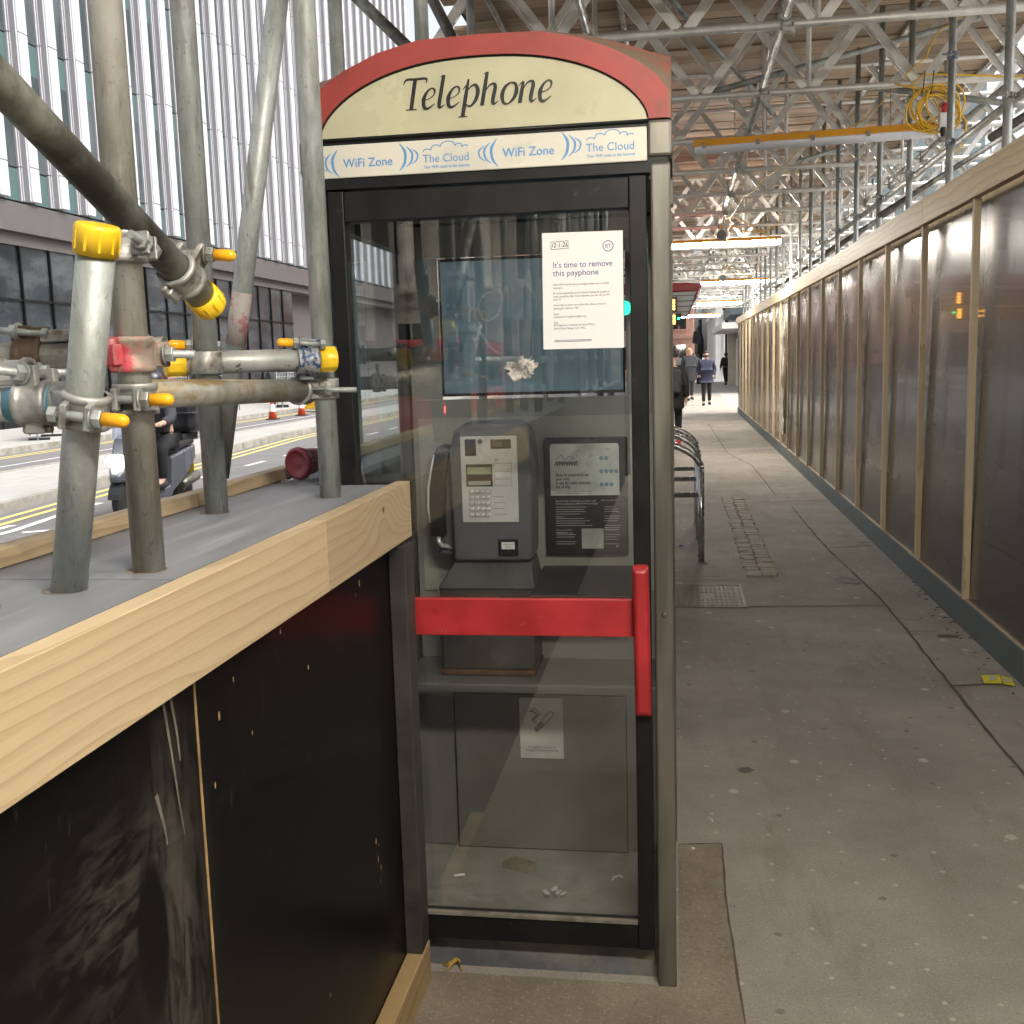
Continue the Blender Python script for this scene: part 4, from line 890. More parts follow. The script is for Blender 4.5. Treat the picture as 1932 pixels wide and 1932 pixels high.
def tube_thing(label, p, q, mat=None, caps='', group=None, hollow='', n=26, r=R):
    p, q = Vector(p), Vector(q); lo = p if p.z <= q.z else q
    t = thing('scaffold_tube', label, 'scaffold tube', lo, group)
    a = (q - p).normalized(); L = (q - p).length
    prof = [(r, 0), (r, L)]; kw = {}
    if 'q' in hollow: prof += [(r - .004, L), (r - .004, L - .2)]
    if 'p' in hollow: prof = [(r - .004, .2), (r - .004, 0)] + prof
    k_ = 8
    MB().lathe(p, a, prof, n).build('tube', mat or galv, t)
    for e, o_, d_c in (('p', p, -a), ('q', q, a)):
        if e in caps:
            m = MB().lathe(o_ - d_c * .036, d_c, [(r + .0012, 0), (r + .0038, .0), (r + .0038, .031), (r + .0032, .0365), (r + .001, .0385)], n)
            for i in range(10):
                th = 2 * PI * i / 10; _, u, w_ = basis(d_c); m.obox(o_ - d_c * .016 + (u * math.cos(th) + w_ * math.sin(th)) * (r + .0038), (d_c, u * math.cos(th) + w_ * math.sin(th), u * -math.sin(th) + w_ * math.cos(th)), (.014, .0008, .0016))
            m.build('end_cap', yellow_cap, t)
    return t
UP = Vector((0, 0, 1)); CR = Vector((.988, .152, -.029)); CB = Vector((.154, -.978, .14))   # to the right of / towards the viewer
# short leaning stub with the yellow cap
stub = tube_thing('short leaning scaffold tube with a yellow end cap, standing on the grey lid', (-.8435, 1.350, 1.315), (-.722, 1.291, 1.803), galv, 'q')
ax = Vector((.121, -.059, .488)).normalized()
coupler(stub, (-.775, 1.318, 1.572), ax, CR * .2 + CB, CR * 1 + UP * -.1, fitting, second=((-.86, 1.405, 1.578), (1, .12, 0)), bl=.07)
P2 = tube_thing('upright scaffold tube just right of the short leaning stub, joined by a red coupler', (-.795, 1.490, 1.315), (-.795, 1.490, 3.9), galv_rust)
coupler(P2, (-.795, 1.490, 1.645), UP, CB * -1 + CR * .6, CR, fitting_red, cap=False, wide=.052, second=((-.86, 1.615, 1.648), (1, .1, 0)))
coupler(P2, (-.795, 1.490, 1.580), UP, CR * .1 + CB, CR, fitting, bl=.07)
coupler(P2, (-.795, 1.490, 1.80), UP, CR + CB * .4, CB, fitting, cap=False, second=((-.835, 1.585, 1.812), (.62, .3, -.5)))
P3 = tube_thing('upright greenish scaffold tube at the far edge of the lid, left of the leaning brace', (-.962, 2.108, 1.315), (-.962, 2.108, 3.9), galv)
P4 = tube_thing('upright scaffold tube standing right in front of the telephone box left edge', (-.793, 2.350, 1.315), (-.793, 2.350, 3.9), galv)
# big dark diagonal coming towards the viewer
T0 = Vector((-.762, 1.700, 1.725)); T1 = Vector((-.800, 1.232, 1.967)); dirT = (T1 - T0).normalized()
dia = tube_thing('long dark stained diagonal scaffold tube, yellow cap at its lower end', T0, T0 + dirT * 1.35, galv_dark, 'p')
coupler(dia, T0 + dirT * .095, dirT, UP + CR * .4, CR + UP * -.05, fitting, bl=.06)
# left rails
H1 = tube_thing('horizontal scaffold tube with an open end, held in the red coupler', (-1.62, 1.600, 1.645), (-.832, 1.668, 1.652), galv_h, hollow='q')
coupler(H1, (-1.055, 1.648, 1.650), (1, .085, 0), UP + CB * .3, Vector((-1, 0, .1)), fitting_rust, cap=False)
MB().obox((-.985, 1.652, 1.682), ((1, .09, 0), (0, 1, 0), (0, 0, 1)), (.045, .018, .010)).build('wedge_plate', fitting, H1, bevel=.002)
H2 = tube_thing('horizontal scaffold tube with a blue painted end, at the left edge', (-1.45, 1.315, 1.574), (-.868, 1.393, 1.580), galv_h)
MB().lathe((-.930, 1.3845, 1.5794), (.99, .133, .01), [(R + .0006, 0), (R + .0006, .063)], 26).build('blue_end', galv_blue, H2)
coupler(H2, (-.893, 1.39, 1.5797), (.99, .133, .01), UP, CR * -.5 + CB, fitting, cap=False)
coupler(H2, (-.965, 1.46, 1.613), (.99, .133, .01), UP * .4 - CB, CR, fitting, cap=False)
H3 = tube_thing('short horizontal scaffold tube with a yellow cap on both ends', (-1.040, 2.085, 1.634), (-.752, 2.300, 1.635), galv_speck, 'pq')
a3 = Vector((.288, .215, .001)).normalized()
coupler(H3, (-.985, 2.126, 1.634), a3, UP * .9 + CB * .6, -CR + CB * .3, fitting, bl=.05, second=((-.962, 2.106, 1.634), (0, 0, 1)))
coupler(H3, (-.803, 2.262, 1.634), a3, UP * .9 + CB * .6, -CR + CB * .3, fitting_blue, bl=.05, second=((-.793, 2.348, 1.640), (0, 0, 1)))
H4 = tube_thing('brownish horizontal scaffold tube below the short yellow capped one', (-.850, 1.560, 1.585), (-.835, 2.345, 1.567), galv_rust_y)
coupler(H4, (-.836, 2.315, 1.5675), (.02, .99, -.02), CR + CB * .3, CR, fitting, cap=False, second=((-.793, 2.350, 1.570), (0, 0, 1)), bl=.085)
# leaning brace behind, and the standards beyond the kiosk
D1 = tube_thing('leaning scaffold brace with a faded red mark, behind the capped rail', (-1.155, 2.56, 1.35), (-.845, 2.43, 2.62), galv)
MB().lathe(Vector((-1.155, 2.56, 1.35)) + Vector((.31, -.13, 1.27)).normalized() * .34, (.31, -.13, 1.27), [(R + .0006, 0), (R + .0006, .13)], 26).build('paint_mark', pbr('red_chalk', (.30, .12, .12), .8, 0, .2, 40, dirt=(.34, .31, .29), dscale=25, dlo=.4, dhi=.5), D1)
Ds = Vector((.31, -.13, 1.27)).normalized()
P5 = tube_thing('upright scaffold tube beyond the telephone box, the left one of a pair', (-1.13, 3.664, 0), (-1.13, 3.664, 3.9), galv)
P6 = tube_thing('upright scaffold tube beyond the telephone box roof, the right one of a pair', (-.846, 3.711, 2.2), (-.846, 3.711, 3.9), galv)
tube_thing('dark diagonal brace crossing behind the red roof arch at the left', (-1.50, 4.62, 3.33), (-.62, 4.20, 2.42), galv_dark)
tube_thing('second diagonal brace above the red roof arch, right of the upright pair', (-1.16, 4.85, 3.42), (-.75, 4.66, 2.6), galv_dark)
for z_, lb in ((1.655, 'upper'), (1.555, 'lower')):
    o = tube_thing('%s of two horizontal tubes seen through the left pane of the telephone box' % lb, (-1.35, 3.70, z_), (-.915, 3.78, z_), galv_speck if lb == 'upper' else galv_h)
    coupler(o, (-1.13 if lb == 'upper' else -1.06, 3.745, z_), (1, .18, 0), CB, UP, fitting, cap=False)
tube_thing('blue grey upright scaffold tube cut off by the left picture edge', (-.897, 1.235, 1.315), (-.957, 1.21, 2.0), galv_blue)
# standards further back and behind the viewer (mirrored in the glass)
sp = []
for i, y_ in enumerate((.35, -.95, -2.2, -3.4, -4.7, -6.0, -7.4)):
    for x_ in (-.80, -.97):
        if y_ > 0 and x_ > -.9: continue
        sp.append(((x_, y_, 1.315), (x_ + random.uniform(-.01, .01), y_, 3.9)))
    sp.append(((-.85, y_ + .25, 1.35), (-.92 + random.uniform(-.1, .1), y_ - .55, 3.7)))
for y_ in (6.2, 9.2, 12.4, 15.6, 18.9, 22.2, 25.5, 30, 35, 40): sp.append(((-1.13, y_, 0), (-1.13, y_, 3.9)))
for i, (a, b_) in enumerate(sp):
    m = MB().tube(a, b_, R, 18)
    tp(m, 'scaffold_tube', galv, 'scaffold standard along the kerb, standing out of the frame or mirrored in the glass', 'scaffold tube', 'scaffold tubes along the kerb behind the viewer and beyond the telephone box')
for i in range(3):
    tp(MB().tube((-.88, -8.5 + i * 3.1, 1.62 + .0 * i), (-.88, -5.5 + i * 3.1, 1.62), R, 16), 'scaffold_tube', galv_h, 'scaffold standard along the kerb, standing out of the frame or mirrored in the glass', 'scaffold tube', 'scaffold tubes along the kerb behind the viewer and beyond the telephone box')
for (x_, y_) in ((-.8435, 1.350), (-.795, 1.490), (-.962, 2.108), (-.793, 2.350), (-1.13 + .17, 3.0)):
    if y_ < 2.9: MB().lathe((x_ - .006, y_ + .002, 1.3207), UP, [(.026, 0), (.0315, .0003), (.0315, .0006), (.026, .0008)], 20, False, False, False, ell=(1, 1)).build('cut_hole', pbr('cut_edge_wood', (.22, .17, .11), .9, 0, .3, 60), bt)
# takeaway cup and scrap on the lid
cup = thing('takeaway_cup', 'maroon takeaway cup lying on its side on the grey lid', 'cup', (-.99, 2.74, 1.3215))
cd = Vector((.35, .93, .05)).normalized(); c0 = Vector((-1.0, 2.705, 1.3215 + .044))
MB().lathe(c0, cd, [(.040, .006), (.0385, .02), (.029, .10), (.028, .102)], 28).build('cup_body', cup_m, cup)
MB().lathe(c0, cd, [(.012, .0025), (.033, .002), (.034, -.004), (.0395, -.004), (.0435, .002), (.0445, .010), (.0425, .014)], 28).build('lid', pbr('maroon_lid', (.23, .04, .055), .35, 0, .05, 10), cup)
tissue('paper_scrap', (-1.012, 2.645, 1.3215), .016, paper, 'small torn white paper scrap on the grey lid beside the maroon cup')
# ------------------------------------------------------------------ right-hand hoarding
HX = 1.644
hd = thing('hoarding', 'long shiny brown plywood hoarding with pale battens down the right of the walkway', 'hoarding', (HX, 15, 0))
y = 6.348 - 1.2655 * 11; pm = MB().prism([(.001, .176), (.019, .176), (.049, 2.45), (.031, 2.45)], .002, 1.2635).mesh('panel', hoard); bm_ = MB().box(-.036, -.018, .186, 0, .018, 2.425).mesh('batten', pine_bat)
while y < 29.9:
    for nm, me, dy in (('panel', pm, 0), ('batten', bm_, 0)):
        o = D.objects.new(nm, me); C.objects.link(o); o.parent = hd; o.location = (0, y - 15, 0)
        if nm == 'batten': o.rotation_euler = (random.uniform(-.004, .004), 0, 0)
    y += 1.2655
yend = y
for a, b_ in ((-6.3, -2.6), (-2.597, 1.1), (1.103, 4.75), (4.753, 7.55), (7.553, 11.2), (11.203, 14.8), (14.803, 18.4), (18.403, 22.0), (22.003, 25.6), (25.603, yend)):
    MB().box(HX - .050, a, 2.427, HX - .001, b_, 2.592).build('top_rail', rail_ply, hd, bevel=.003)
for a, b_ in ((-6.3, 1.2), (1.203, 5.3), (5.303, 11.2), (11.203, 18), (18.003, yend)):
    MB().box(HX - .020, a, 0, HX + .019, b_, .172).build('kick_board', kick_blue, hd, bevel=.003)
    MB().box(HX - .014, a, .1725, HX + .018, b_, .176).build('kick_ledge', pine_bat, hd)
MB().box(HX, yend, 0, HX + 3.2, yend + .02, 2.45).build('end_panel', hoard, hd)
# film hanging on one far panel
tp(MB().loft([[(HX - .006 - random.uniform(0, .02), 17.2 + i * .06, .35 + j * .16) for i in range(7)] for j in range(12)], cap=False, smooth=True), 'plastic_film', pbr('crinkled_film', (.5, .5, .52), .12, 0, .1, 10, bump=1, bscale=30), 'strip of crinkled clear plastic film stuck on a far hoarding panel', 'plastic film', recalc=False)
# standards and ledger behind the hoarding
ST = [(1.74, 5.02 + 1.235 * i) for i in range(21)]
for i, (x_, y_) in enumerate(ST):
    near = i < 7
    t = thing('scaffold_tube', 'upright scaffold tube rising behind the hoarding, %s one along from the viewer' % ORD[i], 'scaffold tube', (x_, y_, 0), 'scaffold standards behind the hoarding')
    MB().tube((x_, y_, 0), (x_, y_, 4.5), R, 16).build('tube', galv, t)
    if near:
        for z_ in (2.93, 3.46): coupler(t, (x_, y_, z_), UP, (-.2, -1, 0), (-1, -.1, 0), fitting if i % 2 else fitting_blue, cap=False)
    else:
        m = MB().lathe((x_, y_, 2.90), UP, [(.034, 0), (.034, .06)], 12).box(x_ - .06, y_ - .03, 2.91, x_ + .05, y_ + .03, 2.95); m.build('coupler', fitting, t)
for j, (x_, z_, y0, y1) in enumerate(((1.80, 2.93, 3.5, 10.0), (1.80, 2.93, 10.03, 17), (1.80, 2.93, 17.03, 31), (3.3, 3.0, 4, 31))):
    tp(MB().tube((x_, y0, z_), (x_, y1, z_), R, 16), 'scaffold_tube', galv_h, 'horizontal ledger tube running along above the hoarding, %s length away' % ORD[j], 'scaffold tube', 'ledger tubes along the hoarding')
for i in range(9):
    y_ = 6.5 + 2.6 * i
    tp(MB().tube((3.3, y_, 0), (3.3, y_, 4.5), R, 12), 'scaffold_tube', galv, 'scaffold tube of the outer row beyond the hoarding, %s one along' % ORD[i], 'scaffold tube', 'outer scaffold standards beyond the hoarding')
for i in range(5):
    y_ = 6.4 + 3.3 * i
    tp(MB().tube((1.70, y_, 2.75), (3.6, y_ + 1.3, 3.9), R, 12), 'scaffold_tube', galv_dark, 'sloping dark brace above the hoarding, %s one along' % ORD[i], 'scaffold tube', 'sloping braces above the hoarding')

# ------------------------------------------------------------------ lattice beams across the walkway
def beam_parts(x0, x1, zb, dz, sp):
    nod = []; x = x0 + .25
    while x < x1 - .2: nod.append(x); x += sp
    bars = []; posts = []
    for i, n_ in enumerate(nod):
        if i % 2: posts.append(n_)
        for s_ in (-1, 1):
            e = n_ + s_ * sp
            if x0 + .03 < e < x1 - .03: bars.append(((n_ + s_ * .03, zb + .018), (e - s_ * .03, zb + dz - .018), s_))
    return bars, posts
BX0, BX1, ZB, DZ = -1.75, 4.4, 3.50, .96
bars, posts = beam_parts(BX0, BX1, ZB, DZ, .77)
mch = MB().tube((BX0, 0, ZB), (BX1, 0, ZB), R, 20).mesh('bottom_chord', alu); mct = MB().tube((BX0, 0, ZB + DZ), (BX1, 0, ZB + DZ), R, 16).mesh('top_chord', alu)
def strut_mesh(b):
    m = MB(); p = Vector((b[0][0], 0, b[0][1])); q = Vector((b[1][0], 0, b[1][1])); a = (q - p).normalized(); sd = Vector((0, 1, 0)); nn = a.cross(sd); o_ = sd * (.012 * b[2])
    m.obox((p + q) / 2 + o_, (a, sd, nn), ((q - p).length / 2, .003, .029))
    for s_ in (-1, 1): m.obox((p + q) / 2 + nn * .0275 * s_ + o_ + sd * .0135 * b[2], (a, sd, nn), ((q - p).length / 2, .0103, .0018))
    return m
bms = [strut_mesh(b).mesh('strut', alu) for b in bars]
pms = [MB().tube((x, .0, ZB + .02), (x, .0, ZB + DZ - .02), .019, 12).mesh('post', alu) for x in posts]
web = MB()
for b in bars:
    s_ = strut_mesh(b); web.add(s_.v, s_.f)
for x in posts: web.tube((x, 0, ZB + .02), (x, 0, ZB + DZ - .02), .019, 8)
webm = web.mesh('lattice_web', alu)
BY = [6.70 + 1.655 * i for i in range(24)]; BYb = [6.70 - 1.655 * i for i in range(1, 8)]
for i, y_ in enumerate(BY + BYb):
    ox = [0, .14, -.05, .3, .22, .1, -.12, .26][i % 8]
    lab = ('aluminium lattice beam across the walkway ceiling, %s one counting away from the viewer' % ORD[i]) if i < len(BY) else 'aluminium lattice beam of the canopy overhead and behind the viewer'
    t = thing('lattice_beam', lab, 'lattice beam', (ox, y_, 0), 'lattice beams carrying the canopy' if i < len(BY) else 'lattice beams behind the viewer')
    items = [('bottom_chord', mch), ('top_chord', mct)] + ([('strut', m_) for m_ in bms] + [('post', m_) for m_ in pms] if i < 8 else [('lattice_web', webm)])
    for nm, me in items:
        o = D.objects.new(nm, me); C.objects.link(o); o.parent = t
# tubes along the walkway: on the chords and under the boards
def run(xs, z, y0, y1, L, mt, lab, grp, fit=False):
    for x in xs:
        y_ = y0; n_ = 0; 
        while y_ < y1:
            t = thing('scaffold_tube', lab, 'scaffold tube', (x, y_, z), grp)
            MB().tube((x, y_, z), (x, y_ + L - .02, z), R, 14).build('tube', mt, t)
            if fit:
                for by in BY[:9]:
                    if y_ < by < y_ + L:
                        m = MB().lathe((x, by - .03, z), (0, 1, 0), [(R + .009, 0), (R + .009, .055)], 14).lathe((x - .03, by, z - .05), (1, 0, 0), [(R + .009, 0), (R + .009, .06)], 14)
                        m.tube((x - .05, by + .02, z + .035), (x + .06, by + .02, z + .035), .006, 8).tube((x + .04, by - .03, z - .05), (x + .04, by - .03, z - .13), .006, 8).box(x + .028, by - .042, z - .115, x + .052, by - .018, z - .095).box(x - .02, by - .04, z - .1, x + .05, by + .0, z - .075)
                        m.build('coupler', fitting, t)
            y_ += L; n_ += 1
run((.63, -.52), 3.553, 2.2, 44, 6.4, galv_h, 'scaffold tube running along the walkway on top of the beam chords', 'tubes lying along the beam chords', True)
run((2.45,), 3.553, 2.2, 44, 6.4, galv_h, 'scaffold tube running along the canopy beyond the hoarding line', 'tubes lying along the chords beyond the hoarding', True)
run((-1.5, -.45, .9, 2.1, 3.2, 4.2), 4.515, -6, 44, 6.4, galv_h, 'scaffold tube lying along the canopy right under the boards', 'tubes carrying the canopy boards')
for i, (a, b_) in enumerate((((.1, 8.9, 3.62), (2.6, 10.1, 4.4)), ((-.4, 7.6, 4.4), (.8, 9.6, 3.62)), ((1.0, 12.4, 3.6), (3.0, 14.6, 4.4)), ((1.5, 8.7, 3.56), (3.2, 8.5, 3.2)), ((.2, 16, 3.6), (1.6, 18, 3.9)))):
    tp(MB().tube(a, b_, R, 14), 'scaffold_tube', galv, 'slanting tube among the lattice beams, %s one overhead' % ORD[i], 'scaffold tube', 'slanting tubes between the lattice beams')
# boards
bme = MB().box(-1.86, 0, 4.545, 3.3, .217, 4.583).mesh('scaffold_board', board_wood)
y_ = -4.0; n_ = 0
while y_ < 29:
    o = D.objects.new('scaffold_board', bme); C.objects.link(o); o.location = (random.uniform(-.10, .10), y_, random.uniform(-.003, .014)); o.rotation_euler = (0, 0, random.uniform(-.0012, .0012))
    tag(o, 'weathered timber scaffold board in the canopy roof over the walkway', 'scaffold board', 'boards of the canopy roof'); y_ += .2275; n_ += 1

tp(MB().box(-1.84, -4.05, 4.610, 3.28, 29.2, 4.616), 'added_gap_blocker', rubber, 'dark sheet added over the canopy boards to keep sky light out of their gaps', 'sheeting')  # added sheet: blocks the sky so the gaps between boards look dark
# ------------------------------------------------------------------ strip lights hung under the beams
def strip_light(x0, y_, z_, lit, label, L=1.52, parent=None):
    t = thing('strip_light', label, 'strip light', (x0 + L / 2, y_, z_), 'strip lights under the canopy')
    h = MB().loft([[(x0, y_ - .055, z_ + .045), (x0, y_ - .03, z_ + .098), (x0, y_ + .03, z_ + .098), (x0, y_ + .055, z_ + .045)], [(x0 + L, y_ - .055, z_ + .045), (x0 + L, y_ - .03, z_ + .098), (x0 + L, y_ + .03, z_ + .098), (x0 + L, y_ + .055, z_ + .045)]], smooth=False).build('housing', housing, t, bevel=.006)
    d = []
    for xx, s_ in ((x0 + .004, .55), (x0 + .02, .96), (x0 + L - .02, .96), (x0 + L - .004, .55)):
        d.append([(xx, y_ + .055 * s_ * math.cos(a), z_ + .044 + (.07 if lit else .052) * s_ * math.sin(a)) for a in [PI + PI * i / 10 for i in range(11)]])  # lit diffusers shaped deeper to imitate bloom
    MB().loft(d).build('diffuser', tube_lit if lit else diff_off, t)
    for i in range(5):
        u = x0 + .07 + (L - .14) * i / 4; MB().box(u - .013, y_ - .061, z_ + .028, u + .013, y_ - .052, z_ + .066).box(u - .013, y_ + .052, z_ + .028, u + .013, y_ + .061, z_ + .066).build('clip', stainless, t)
    for u in (x0 + .3, x0 + L - .3):
        m = MB(); z = z_ + .1; 
        while z < ZB - .01:
            m.obox((u, y_, z + .012), ((0, 0, 1), (1, 0, 0), (0, 1, 0)), (.013, .0045, .0012) if int(z * 40) % 2 else (.013, .0012, .0045)); z += .021
        m.build('chain', stainless, t)
    return t
L1 = strip_light(.13, 8.36, 3.10, False, 'unlit strip light with an orange yellow housing, nearest to the telephone box', 1.70)
L1.rotation_euler = (0, -.015, 0); L1.location.z += .012
strip_light(-.10, 16.63, 3.23, True, 'lit strip light, the nearest one glowing under the canopy', 1.62)
strip_light(.52, 24.90, 3.19, True, 'lit strip light, second glowing one along the walkway', 1.85)
strip_light(.60, 34.83, 3.20, True, 'lit strip light, third glowing one along the walkway', 1.4)
strip_light(.08, 41.45, 3.06, True, 'lit strip light, farthest one, low over the walkway end', 1.5)
strip_light(.0, .05, 3.06, True, 'lit strip light overhead above the viewer')
# yellow cables
def wob(pts, a, n_=6):
    out = []
    for p, q in zip(pts, pts[1:]):
        for i in range(n_): t = i / n_; out.append(Vector(p).lerp(Vector(q), t) + Vector((random.uniform(-a, a), random.uniform(-a, a), -abs(math.sin(t * PI)) * a * 2)))
    return out + [Vector(pts[-1])]
coil = thing('cable_coil', 'tangled coil of yellow cable tied under a beam above the unlit strip light', 'cable', (1.8, 8.33, 3.2))
m = MB()
for i in range(9):
    cx, cz = 1.80 + random.uniform(-.05, .07), 3.31 + random.uniform(-.05, .03); rx, rzz = random.uniform(.09, .17), random.uniform(.11, .18); tw = random.uniform(-.4, .4)
    m.path([(cx + rx * math.cos(a) * math.cos(tw) - rzz * math.sin(a) * math.sin(tw), 8.30 + random.uniform(-.015, .015) - i * .004, cz + rzz * math.sin(a)) for a in [2 * PI * j / 26 for j in range(26)]], .0065, 7, True)
m.path([(1.93, 8.29, 3.35), (2.03, 8.28, 3.2), (2.02, 8.28, 3.05), (1.93, 8.29, 2.98), (1.86, 8.29, 3.02)], .0065, 7)
m.path([(1.55, 8.33, 3.50), (1.66, 8.30, 3.46), (1.80, 8.29, 3.44), (1.92, 8.29, 3.40)], .0065, 7)
m.path([(1.68, 8.30, 3.42), (1.66, 8.30, 3.48), (1.74, 8.29, 3.54), (1.95, 8.3, 3.53), (2.3, 8.3, 3.49), (2.8, 8.3, 3.48)], .0065, 7).build('loops', cable_y, coil)
for x in (1.74, 1.80): MB().path([(x, 8.27, 3.56), (x - .01, 8.265, 3.45), (x - .02, 8.27, 3.40)], .004, 6).build('cable_tie', rubber, coil)
MB().box(1.84, 8.24, 3.16, 1.905, 8.31, 3.27).build('connector', chrome, coil, bevel=.008)
MB().lathe((1.875, 8.25, 3.27), (.1, 0, 1), [(.024, 0), (.026, .04), (.02, .06)], 14).build('red_plug', pbr('red_plug', (.55, .02, .03), .4, 0, .05, 8), coil)
MB().lathe((1.868, 8.25, 3.165), (-.1, 0, -1), [(.018, 0), (.02, .03), (.012, .06)], 12).build('black_plug', rubber, coil)
tp(MB().path(wob([(2.05, 8.30, 4.02), (1.85, 8.31, 3.84), (1.63, 8.33, 3.56), (1.56, 8.36, 3.50), (1.40, 9.2, 3.40), (1.15, 10.0, 3.45), (.9, 11.7, 3.42), (.78, 13.3, 3.46), (.7, 14.9, 3.42), (.72, 16.4, 3.2)], .02), .0055, 6), 'cable', cable_y, 'thin yellow cable running from the coil to the lit lamps', 'cable')
for i, (yy, xx) in enumerate(((15.0, .75), (23.3, 1.1))):
    t = thing('cable_loop', 'yellow cable looped beside a grey junction box, %s one along the ceiling' % ORD[i], 'cable', (xx, yy, 3.2), 'cable loops by the lit lamps')
    m = MB(); m.path([(xx - .1, yy, 3.45), (xx - .05, yy, 3.34), (xx + .15, yy, 3.24), (xx + .38, yy, 3.22), (xx + .58, yy, 3.32), (xx + .62, yy, 3.46)], .008, 6); m.path([(xx - .1, yy, 3.46), (xx + .1, yy, 3.40), (xx + .3, yy, 3.26), (xx + .45, yy, 3.18), (xx + .48, yy, 3.08)], .008, 6); m.path([(xx - .28, yy, 3.16), (xx - .18, yy, 3.26), (xx - .17, yy, 3.36)], .01, 6); m.build('loops', cable_y, t)
    MB().lathe((xx - .16, yy - .02, 3.20), (0, -1, 0), [(.07, 0), (.07, .04), (.06, .045)], 12).build('junction_box', pbr('grey_plastic', (.2, .2, .2), .5, 0, .05, 8), t)
# ------------------------------------------------------------------ bicycle racks
def rack_parts(t):
    P = [(.17, 0), (.17, .762)]
    m = MB().tube((.17, 0, 0), (.17, 0, .765), .0255, 20); m.build('post', rack_steel, t, world=False)
    MB().tube((-.87, 0, 0), (-.87, 0, .765), .0255, 20).build('post', rack_steel, t, world=False)
    arc = [(-.35 + .52 * math.sin(a), 0, .765 + .215 * (math.cos(a) - math.cos(1.45)) / (1 - math.cos(1.45))) for a in [1.45 - 2.9 * i / 24 for i in range(25)]]
    s_ = .52 / math.sin(1.45) / 1.0
    arc = [(-.35 + (x + .35) / math.sin(1.45), y, z) for x, y, z in arc]
    MB().path(arc, .0255, 18).build('hoop', rack_steel, t, world=False)
    MB().tube((-.85, 0, .542), (.15, 0, .542), .020, 16).build('crossbar', rack_steel, t, world=False)
    MB().lathe((.17, 0, 0), (0, 0, 1), [(.045, 0), (.045, .006), (.03, .009)], 18).build('base_collar', kerb_m, t, world=False)
r0 = thing('cycle_rack', 'curved rack_steel steel cycle rack, nearest of the three beside the telephone box', 'cycle rack', (0, 8.38, 0), 'cycle racks beyond the telephone box'); rack_parts(r0)
for y_, lb in ((9.48, 'middle'), (10.35, 'farthest')):
    r = copy_tree(r0); r.location = (0, y_, 0); r['label'] = 'curved rack_steel steel cycle rack, %s of the three beside the telephone box' % lb
# ------------------------------------------------------------------ manhole cover
mh = thing('manhole_cover', 'square iron manhole cover with a raised grid set in the pavement', 'manhole cover', (.2, 7.21, 0))
iron = pbr('worn_iron', (.13, .115, .085), .65, .1, .25, 8, dirt=(.09, .08, .065), dscale=5)
m = MB()
for a in ((-.045, 6.865, .43, 6.89), (-.045, 7.535, .43, 7.56), (-.045, 6.891, -.02, 7.534), (.405, 6.891, .43, 7.534)): m.box(a[0], a[1], -.01, a[2], a[3], .007)
m.build('frame', iron, mh)
m = MB().box(-.015, 6.895, -.01, .40, 7.53, .004)
for i in range(13):
    for j in range(14):
        if 4 < i < 8 and 4 < j < 9: continue
        x, y_ = .0 + i * .0305, 6.915 + j * .0445; m.box(x - .0105, y_ - .016, .0041, x + .0105, y_ + .016, .009)
m.build('cover', iron, mh)
# ------------------------------------------------------------------ litter on the pavement
pk = thing('crisp_packet', 'yellow snack wrapper lying on the pavement near the right hoarding', 'litter', (1.50, 5.36, 0))
yl = pbr('yellow_wrapper', (.72, .62, .03), .35, 0, .06, 20)
MB().loft([[(1.455, 5.29, .006), (1.53, 5.27, .014), (1.53, 5.27, .018), (1.455, 5.29, .010)], [(1.468, 5.40, .010), (1.548, 5.375, .02), (1.548, 5.375, .024), (1.468, 5.40, .014)]], smooth=False).build('wrapper', yl, pk)
MB().loft([[(1.535, 5.268, .012), (1.585, 5.255, .006), (1.585, 5.255, .010), (1.535, 5.268, .016)], [(1.552, 5.37, .02), (1.60, 5.36, .008), (1.60, 5.36, .012), (1.552, 5.37, .024)]], smooth=False).build('wrapper', yl, pk)
m = MB().add([(1.487, 5.315, .0175), (1.515, 5.306, .021), (1.524, 5.355, .0235), (1.496, 5.365, .0195)], [(0, 1, 2, 3)]).add([(1.545, 5.29, .0175), (1.575, 5.28, .0135), (1.583, 5.33, .0165), (1.553, 5.34, .0215)], [(0, 1, 2, 3)])
m.build('print', paper_grey, pk, recalc=False)
tissue('blue_wrapper', (.03, 9.1, .0), .028, pbr('blue_plastic', (.03, .07, .38), .4, 0, .1, 10), 'crumpled blue wrapper on the ground by the cycle racks')
for i, (x_, y_, s_) in enumerate(((.11, 3.62, .014), (.04, 3.39, .01), (-.42, 2.33, .008), (1.55, 6.6, .012), (1.36, 8.0, .01), (.88, 9.6, .014))):
    tissue('paper_scrap', (x_, y_, .001), s_, paper, ['white paper scrap on the pavement, right of the telephone box side', 'tiny white scrap by the crack at the telephone box corner', 'small pale crumb of litter in front of the telephone box door', 'pale scrap close to the hoarding kick board', 'tiny pale scrap near the long pavement joint', 'curled white scrap farther along by the hoarding'][i])
tp(MB().path([(-.66, 2.24, .004), (-.63, 2.27, .010), (-.615, 2.285, .004)], .0022, 6).path([(-.655, 2.215, .004), (-.615, 2.245, .008), (-.56, 2.235, .004)], .0022, 6), 'plastic_clip', white_p, 'bent white plastic clip on the ground by the pine kick board', 'litter')
m = MB(); 
for i in range(45):
    x_, y_ = random.gauss(1.60, .05), random.gauss(6.5, .8); x_ = min(x_, 1.615); s_ = random.uniform(.002, .008); m.obox((x_, y_, s_ * .3), ((random.random(), random.random(), 0.01), (0, .01, 1), (1, -.5, 0.01)), (s_, s_ * .3, s_ * .6))
